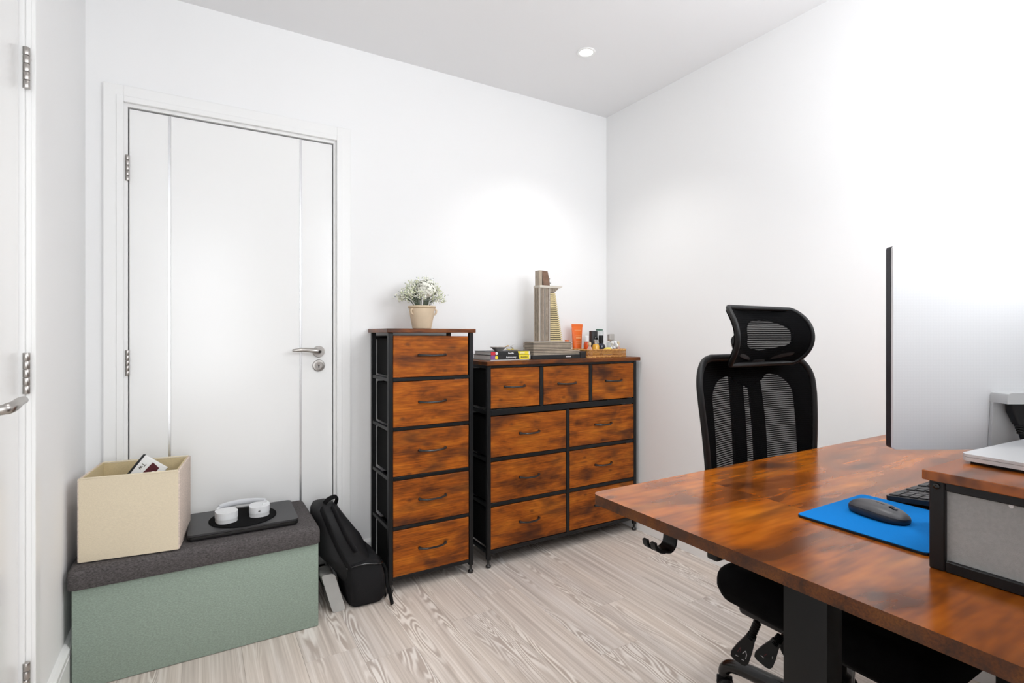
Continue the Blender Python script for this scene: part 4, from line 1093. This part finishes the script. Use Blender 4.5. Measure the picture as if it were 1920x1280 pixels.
# riser / organiser box
t = thing('desk_riser', 'brown wood topped desk riser with black frame and grey felt side', 'desk riser', (0.969, 0.142, DT + 0.0003))
RL, RW, RH = 0.226, 0.285, 0.1385
b = B(); box(b, -0.019, RW + 0.014, -0.002, RL + 0.002, RH, RH + 0.0145, 0.001, 1); obj('top_board', b, 'desk_wood', t)
for x in (0.0, RW - 0.018):
    for y in (0.0, RL - 0.020):
        b = B(); box(b, x, x + 0.018, y, y + 0.020, 0, RH, 0.0015, 1); p_ = obj('post', b, 'black_metal', t)
        if x == 0.0:
            b = B(); lathe(b, [(0, 0), (0.0048, 0), (0.0044, 0.0022), (0.002, 0.003), (0, 0.0024)], n=16); rot(b, -PI / 2, 'Y'); move(b, (-0.0001, y + 0.010, RH - 0.011)); obj('bolt', b, 'gloss_black', p_)
    for z0 in (0.0, RH - 0.0165):
        b = B(); box(b, x + 0.0005, x + 0.0175, 0.020, RL - 0.020, z0, z0 + 0.0165, 0.0015, 1); obj('side_rail', b, 'black_metal', t)
for z0 in (0.0, RH - 0.0165):
    b = B(); box(b, 0.018, RW - 0.018, 0.002, 0.018, z0, z0 + 0.016, 0.0015, 1); obj('long_rail', b, 'black_metal', t)
b = B(); box(b, 0.008, 0.012, 0.019, RL - 0.019, 0.014, RH - 0.014); obj('side_panel', b, 'riser_grey', t, label='grey felt side panel')
b = B(); box(b, 0.013, RW - 0.010, 0.004, RL - 0.006, 0.0165, 0.020); obj('shelf', b, 'black_metal', t)
b = B(); lathe(b, [(0, 0), (0.0042, 0), (0.004, 0.0015), (0, 0.002)], n=14, sy=0.7); rot(b, -PI / 2, 'Y'); move(b, (0.0078, 0.132, RH - 0.0185)); obj('stud', b, 'plastic_white', t)

RT = DT + 0.0003 + RH + 0.0147
t = thing('laptop', 'closed silver laptop resting on the desk riser', 'laptop', (1.196, 0.246, RT), math.radians(-3))
b = B(); prism(b, rrect(-0.149, 0.149, -0.104, 0.104, 0.012, 5), 'z', 0.0045, 0.0105); bevel_all(b, 0.002, 2); obj('base', b, 'laptop_silver', t)
b = B(); prism(b, rrect(-0.149, 0.149, -0.104, 0.104, 0.012, 5), 'z', 0.0110, 0.0155); bevel_all(b, 0.0015, 2); obj('screen_lid', b, 'laptop_silver', t)
b = B(); box(b, -0.140, 0.140, -0.094, -0.082, 0, 0.0046); box(b, -0.140, 0.140, 0.080, 0.094, 0, 0.0046); box(b, -0.14, -0.128, -0.08, 0.08, 0, 0.0046); obj('underside', b, 'rubber_black', t)

# monitor (we look at its back)
t = thing('monitor', 'large white-backed monitor with a thin black bezel turned away on the desk', 'monitor', (1.390, 0.336, DT + 0.0003), math.radians(-30.8))
mz0, mz1 = 0.140, 0.5277
b = B(); prism(b, rrect(-0.2965, 0.2965, mz0, mz1, 0.006, 4), 'y', 0.0, 0.006); bevel_all(b, 0.0025, 3); obj('back_shell', b, 'monitor_white', t, smooth=50)
b = B(); prism(b, rrect(-0.2975, 0.2975, mz0 + 0.001, mz1, 0.006, 4), 'y', 0.0062, 0.0185); bevel_all(b, 0.001, 1); be = obj('bezel', b, 'monitor_bezel', t)
b = B(); box(b, -0.290, 0.290, 0.0184, 0.0190, mz0 + 0.008, mz1 - 0.006); obj('screen', b, 'screen_glass', be)
b = B(); prism(b, [(-0.1125, 0.235), (0.1125, 0.235), (0.126, 0.006), (-0.126, 0.006)], 'y', -0.007, -0.001); obj('stand_neck', b, 'stand_grey', t)
b = B(); prism(b, [(-0.113, 0.231), (0.113, 0.231), (0.113, 0.244), (0.1105, 0.249), (0.106, 0.251), (-0.106, 0.251), (-0.1105, 0.249), (-0.113, 0.244)], 'y', -0.036, 0.0); bevel_all(b, 0.002, 2, 50); ho = obj('stand_hood', b, 'stand_grey', t)
b = B(); box(b, -0.060, -0.045, -0.0364, -0.0358, 0.2405, 0.2425); obj('logo_mark', b, 'handle_black', ho)
b = B(); box(b, -0.126, 0.126, -0.030, 0.034, 0, 0.006, 0.002, 2); obj('stand_base', b, 'stand_grey', t)

# power lead plugged up into the stand
t = thing('power_lead', 'black power plug and cable hanging below the monitor hood', 'cable', (1.390, 0.336, DT + 0.0003), math.radians(-30.8))
px0 = -0.083
b = B(); loft(b, [(px0, -0.020, 0.2305, 0.0150, 0.0100), (px0 + 0.001, -0.020, 0.215, 0.0145, 0.0100), (px0 + 0.006, -0.020, 0.195, 0.0100, 0.0085), (px0 + 0.007, -0.020, 0.191, 0.0088, 0.008)], 20, 3.4); obj('plug', b, 'rubber_black', t)
for k in range(4):
    b = B(); lathe(b, [(0, 0), (0.0085 - 0.0008 * k, 0), (0.0085 - 0.0008 * k, 0.0032), (0, 0.0034)], n=14); move(b, (px0 + 0.008 + 0.0006 * k, -0.020, 0.187 - 0.0045 * k)); obj('strain_relief', b, 'rubber_black', t)
b = B(); tube(b, smooth_path([(px0 + 0.010, -0.020, 0.190), (px0 + 0.011, -0.020, 0.170), (px0 + 0.020, -0.022, 0.155), (px0 + 0.045, -0.026, 0.143), (px0 + 0.085, -0.026, 0.140), (px0 + 0.13, -0.022, 0.12), (px0 + 0.15, -0.020, 0.06), (px0 + 0.15, -0.024, 0.012), (px0 + 0.17, -0.028, 0.010)], 6), 0.0038, n=10); obj('cable', b, 'rubber_black', t)

# ---------------------------------------------------------------- mesh office chair
CX = 1.436
t = thing('office_chair', 'black mesh office chair with headrest tucked behind the desk', 'chair', (CX, 0.74, 0))
def back_y(x, z, hw):
    """local depth of the back surface"""
    v = (z - 0.56) / 0.48
    return 0.232 + 0.030 * v - 0.040 * (abs(x) / hw) ** 2.2 - 0.012 * math.sin(PI * min(max(v, 0), 1)) + 0.012
ZT, ZB = 1.046, 0.56
def hwid(z):
    v = (z - ZB) / (ZT - ZB)
    w = 0.235 + 0.034 * min(1, v / 0.75)
    d = ZT - z; r = 0.085
    if d < r: w = w - r + math.sqrt(max(0, r * r - (r - d) ** 2))
    d = z - ZB; r = 0.05
    if d < r: w = w - r + math.sqrt(max(0, r * r - (r - d) ** 2))
    return max(w, 0.02)
HWM = 0.269
def win(z, z0, z1, xa, xb, rt, rb, slant=0.0):
    """half-open window: returns (x0,x1) of the opening at height z"""
    if z <= z0 or z >= z1: m = (xa + xb) / 2; return (m, m)
    h = (xb - xa) / 2; m = (xa + xb) / 2; k = 1.0
    d = z1 - z
    if d < rt: k = min(k, math.sqrt(max(0, 1 - ((rt - d) / rt) ** 2)))
    d = z - z0
    if d < rb: k = min(k, math.sqrt(max(0, 1 - ((rb - d) / rb) ** 2)))
    return (m - h * k, m + h * k)
NZ = 90
zs = [ZB + (ZT - ZB) * (k / NZ) for k in range(NZ + 1)]
def strip_mesh(bm, fa, fb, nx, off=0.0, zz=zs):
    rows_ = []
    for z in zz:
        a, c_ = fa(z), fb(z)
        rows_.append([bm.verts.new((a + (c_ - a) * i / nx, back_y(a + (c_ - a) * i / nx, z, HWM) + off, z)) for i in range(nx + 1)])
    for r0, r1 in zip(rows_, rows_[1:]):
        for i in range(nx): 
            q = (r0[i], r0[i + 1], r1[i + 1], r1[i])
            try: bm.faces.new(q)
            except ValueError: pass
def midw(z):
    k = min(1, max(0, (z - 0.945) / 0.04)); return 0.075 * k * k * (3 - 2 * k)
def wl(z):
    a, c_ = win(z, 0.60, 0.992, -0.198, 0.0, 0.07, 0.10); return (a, a if z >= 0.992 or z <= 0.60 else max(a, -midw(z)))
def wr(z):
    a, c_ = win(z, 0.60, 0.992, 0.0, 0.192, 0.07, 0.10); return (c_ if z >= 0.992 or z <= 0.60 else min(c_, midw(z)), c_)
b = B()
strip_mesh(b, lambda z: -hwid(z), lambda z: wl(z)[0], 8)
strip_mesh(b, lambda z: wl(z)[1], lambda z: wr(z)[0], 6)
strip_mesh(b, lambda z: wr(z)[1], lambda z: hwid(z), 8)
bmesh.ops.remove_doubles(b, verts=b.verts[:], dist=0.00005)
bmesh.ops.solidify(b, geom=b.faces[:], thickness=0.004)
obj('backrest_cover', b, 'chair_fabric', t, smooth=50)
b = B(); strip_mesh(b, lambda z: -hwid(z) + 0.004, lambda z: hwid(z) - 0.004, 16, -0.003, zs[2:-2]); obj('mesh_panel', b, 'chair_mesh', t, smooth=60)
loop = [(-hwid(z), back_y(-hwid(z), z, HWM), z) for z in zs] + [(hwid(z), back_y(hwid(z), z, HWM), z) for z in reversed(zs)]
b = B(); tube(b, loop + [loop[0], loop[1]], 0.0085, n=8, cap=False, flat=(1.0, 1.25)); obj('back_frame', b, 'chair_plastic', t, smooth=60)
# two spine bars close behind the mesh, joined by a lumbar yoke
for s in (-1, 1):
    b = B()
    pts = []; 
    rows_ = []
    for k in range(31):
        z = 0.42 + k * 0.585 / 30
        wi = 0.012 + 0.005 * math.sin(PI * k / 30); wo = 0.066 + 0.012 * math.sin(PI * k / 30 * 0.9) + (0.04 * max(0, 0.3 - k / 30))
        if k > 27: wi = 0.014 - 0.004 * (k - 27)
        y0 = back_y(0, max(z, ZB), HWM) + 0.012
        ring = [b.verts.new((s * x_, y_, z)) for x_, y_ in ((wi, y0), (wo, y0 - 0.002), (wo, y0 + 0.006), (wi, y0 + 0.005))]
        rows_.append(ring)
    for r0, r1 in zip(rows_, rows_[1:]):
        for k in range(4): b.faces.new((r0[k], r0[(k + 1) % 4], r1[(k + 1) % 4], r1[k]))
    b.faces.new(rows_[0][::-1]); b.faces.new(rows_[-1])
    obj('spine_bar', b, 'chair_plastic', t)
    b = B(); tube(b, smooth_path([(s * 0.06, back_y(0.06, 0.70, HWM) + 0.024, 0.69), (s * 0.13, back_y(0.13, 0.69, HWM) + 0.022, 0.68), (s * 0.20, back_y(0.2, 0.67, HWM) + 0.016, 0.67), (s * 0.25, back_y(0.25, 0.65, HWM) + 0.012, 0.64)], 5), [0.020] * 6 + [0.018] * 6 + [0.014] * 4, n=10, flat=(0.5, 1.0)); obj('lumbar_arm', b, 'chair_plastic', t)

# headrest
def head_y(x, z): 
    return 0.196 - 0.050 * (abs(x) / 0.2) ** 2.1 + 0.040 * ((z - 1.105) / 0.085) ** 2 
HZ0, HZ1 = 1.028, 1.190
def hh(z):
    m = (HZ0 + HZ1) / 2; k = (z - m) / ((HZ1 - HZ0) / 2)
    return 0.140 + 0.036 * math.sqrt(max(0, 1 - abs(k) ** 2.6))
hz = [HZ0 + (HZ1 - HZ0) * (0.5 - 0.5 * math.cos(PI * k / 40)) for k in range(41)]
def hstrip(bm, fa, fb, nx, off=0.0, zz=hz):
    rows_ = []
    for z in zz:
        a, c_ = fa(z), fb(z)
        rows_.append([bm.verts.new((a + (c_ - a) * i / nx, head_y(a + (c_ - a) * i / nx, z) + off, z)) for i in range(nx + 1)])
    for r0, r1 in zip(rows_, rows_[1:]):
        for i in range(nx): bm.faces.new((r0[i], r0[i + 1], r1[i + 1], r1[i]))
wh = lambda z: win(z, 1.065, 1.160, -0.095, 0.115, 0.04, 0.025)
hr = B(); hstrip(hr, lambda z: -hh(z), lambda z: wh(z)[0], 10); hstrip(hr, lambda z: wh(z)[1], lambda z: hh(z), 10)
bmesh.ops.remove_doubles(hr, verts=hr.verts[:], dist=0.00005)
bmesh.ops.solidify(hr, geom=hr.faces[:], thickness=0.010)
head = obj('headrest', hr, 'chair_fabric', t, (-0.022, 0, 0), smooth=60)
b = B(); hstrip(b, lambda z: -hh(z) + 0.01, lambda z: hh(z) - 0.01, 18, -0.004, hz[2:-2]); obj('headrest_mesh', b, 'chair_mesh', head, smooth=60)
loop = [(-hh(z), head_y(-hh(z), z), z) for z in hz] + [(hh(z), head_y(hh(z), z), z) for z in reversed(hz)]
b = B(); tube(b, loop + [loop[0], loop[1]], 0.007, n=8, cap=False); obj('headrest_frame', b, 'chair_plastic', head, smooth=60)
b = B(); box(b, -0.035, 0.035, 0.215, 0.250, 1.030, 1.066, 0.010, 3); obj('headrest_bracket', b, 'chair_plastic', head)
for s in (-1, 1):
    b = B(); tube(b, smooth_path([(s * 0.17, head_y(0.17, 1.10) + 0.014, 1.10), (s * 0.13, 0.190, 1.07), (0, 0.232, 1.048)], 5), 0.013, n=10, flat=(0.6, 1.3)); obj('headrest_arm', b, 'chair_plastic', head)
b = B(); tube(b, smooth_path([(0, 0.238, 1.050), (0, 0.285, 1.045), (0, 0.300, 1.01), (0, 0.290, 0.96)], 5), 0.022, n=12, flat=(1.4, 0.6)); obj('headrest_post', b, 'chair_plastic', t)

# seat
b = B(); box(b, -0.228, 0.235, -0.292, 0.232, 0.378, 0.482, 0.044, 5)
for v in b.verts:
    if v.co.y < -0.1: v.co.z -= 0.16 * (-(v.co.y) - 0.1) ** 1.6
    if v.co.z < 0.42 : v.co.x *= 0.97
    v.co.x *= 1.0 - 0.06 * max(0, (v.co.y - 0.05) / 0.2)
obj('seat', b, 'chair_fabric', t, smooth=60)
b = B(); box(b, -0.17, 0.17, -0.18, 0.18, 0.352, 0.392, 0.012, 2); obj('seat_pan', b, 'chair_plastic', t)
b = B(); box(b, -0.085, 0.085, -0.10, 0.15, 0.318, 0.368, 0.012, 2); obj('tilt_mechanism', b, 'chair_plastic', t)
b = B(); tube(b, smooth_path([(0, 0.13, 0.345), (0, 0.23, 0.35), (0, 0.275, 0.40), (0, 0.272, 0.50)], 6), 0.034, n=12, flat=(1.3, 0.5)); obj('back_bracket', b, 'chair_plastic', t)
# tension knob and two lever paddles under the near side of the seat
b = B(); lathe(b, [(0, 0), (0.036, 0), (0.040, 0.005), (0.040, 0.022), (0.034, 0.028), (0, 0.028)], n=28); rot(b, PI / 2, 'Y'); move(b, (-0.215, -0.005, 0.360)); obj('tension_knob', b, 'chair_plastic', t)
b = B(); tube(b, [(-0.19, -0.005, 0.360), (-0.08, 0.0, 0.350)], 0.009, n=8); obj('knob_shaft', b, 'chair_plastic', t)
def paddle(p0, p1, p2, marks):
    """spring gaiter p0-p1 then a flat paddle p1-p2"""
    p0, p1, p2 = Vector(p0), Vector(p1), Vector(p2)
    b = B(); n = 16; pts = []; rs = []
    for k in range(n + 1):
        pts.append(p0 + (p1 - p0) * k / n); rs.append(0.0105 if k % 2 else 0.0075)
    tube(b, pts, rs, n=12); obj('lever_gaiter', b, 'rubber_black', t)
    ax = (p2 - p1).normalized(); nrm = Vector((-0.80, -0.52, 0.30)); side = ax.cross(nrm).normalized(); nrm = side.cross(ax).normalized()
    L_ = (p2 - p1).length
    out = [(-0.012, 0.011), (0.0, 0.012), (L_ * 0.45, 0.019), (L_ * 0.80, 0.0225), (L_ * 0.95, 0.0195), (L_, 0.012)]
    poly = [(u, w_) for u, w_ in out] + [(u, -w_) for u, w_ in reversed(out)]
    b = B(); A = [b.verts.new(p1 + ax * u + side * w_ + nrm * 0.006) for u, w_ in poly]; Z = [b.verts.new(p1 + ax * u + side * w_ - nrm * 0.006) for u, w_ in poly]
    for k in range(len(poly)): b.faces.new((A[k], A[(k + 1) % len(poly)], Z[(k + 1) % len(poly)], Z[k]))
    b.faces.new(A); b.faces.new(Z[::-1]); bevel_all(b, 0.0025, 2)
    pd = obj('lever_paddle', b, 'chair_plastic', t)
    sgn = nrm * 0.0063
    for (u0, w0, u1, w1, mt) in marks:
        b = B(); tube(b, [p1 + ax * (u0 * L_) + side * w0 + sgn, p1 + ax * (u1 * L_) + side * w1 + sgn], 0.0009, n=5); obj('paddle_mark', b, mt, pd)
paddle((-0.235, 0.075, 0.395), (-0.244, 0.090, 0.348), (-0.256, 0.116, 0.284), [(0.55, -0.010, 0.45, -0.004, 'paddle_mark'), (0.45, -0.004, 0.60, -0.001, 'paddle_mark'), (0.55, -0.010, 0.70, -0.012, 'paddle_mark'), (0.60, 0.004, 0.45, 0.009, 'maroon'), (0.45, 0.009, 0.66, 0.010, 'maroon'), (0.80, -0.011, 0.82, -0.005, 'paddle_mark'), (0.80, 0.004, 0.82, 0.010, 'paddle_mark')])
paddle((-0.225, 0.020, 0.385), (-0.236, 0.030, 0.362), (-0.254, 0.052, 0.312), [(0.50, -0.012, 0.42, -0.010, 'paddle_mark'), (0.50, 0.002, 0.66, 0.004, 'maroon'), (0.72, 0.002, 0.72, 0.010, 'paddle_mark')])
# gas column, star base, castors
b = B(); lathe(b, [(0, 0.085), (0.034, 0.085), (0.034, 0.10), (0.026, 0.11), (0.026, 0.23), (0.016, 0.235), (0.016, 0.33), (0, 0.33)], n=24); obj('gas_column', b, 'chair_plastic', t)
a0 = math.atan2(0.330, -0.030)
for k in range(5):
    a = a0 + 2 * PI * k / 5; dx, dy = math.cos(a), math.sin(a)
    L_ = 0.325
    pts = smooth_path([(dx * 0.02, dy * 0.02, 0.098), (dx * 0.12, dy * 0.12, 0.112), (dx * 0.24, dy * 0.24, 0.106), (dx * (L_ - 0.025), dy * (L_ - 0.025), 0.096), (dx * L_, dy * L_, 0.078), (dx * (L_ + 0.006), dy * (L_ + 0.006), 0.058)], 6)
    n_ = len(pts); b = B(); tube(b, pts, [0.025 - 0.009 * i / n_ for i in range(n_)], n=14); obj('base_leg', b, 'gloss_black', t, smooth=60)
    cx_, cy_ = dx * (L_ + 0.0), dy * (L_ + 0.0)
    cs = bpy.data.objects.new('castor', None); C.objects.link(cs); cs.parent = t; cs.location = (cx_, cy_, 0); cs.rotation_euler = (0, 0, a + 0.7); cs.empty_display_size = 0.02
    for s in (-1, 1):
        b = B(); lathe(b, [(0, -0.007), (0.021, -0.007), (0.025, -0.004), (0.025, 0.004), (0.021, 0.007), (0, 0.007)], n=22); rot(b, PI / 2, 'X'); move(b, (0, s * 0.012, 0.0252)); obj('wheel', b, 'rubber_black', cs)
    b = B(); box(b, -0.020, 0.026, -0.0045, 0.0045, 0.024, 0.056, 0.003, 2); obj('wheel_hood', b, 'chair_plastic', cs)
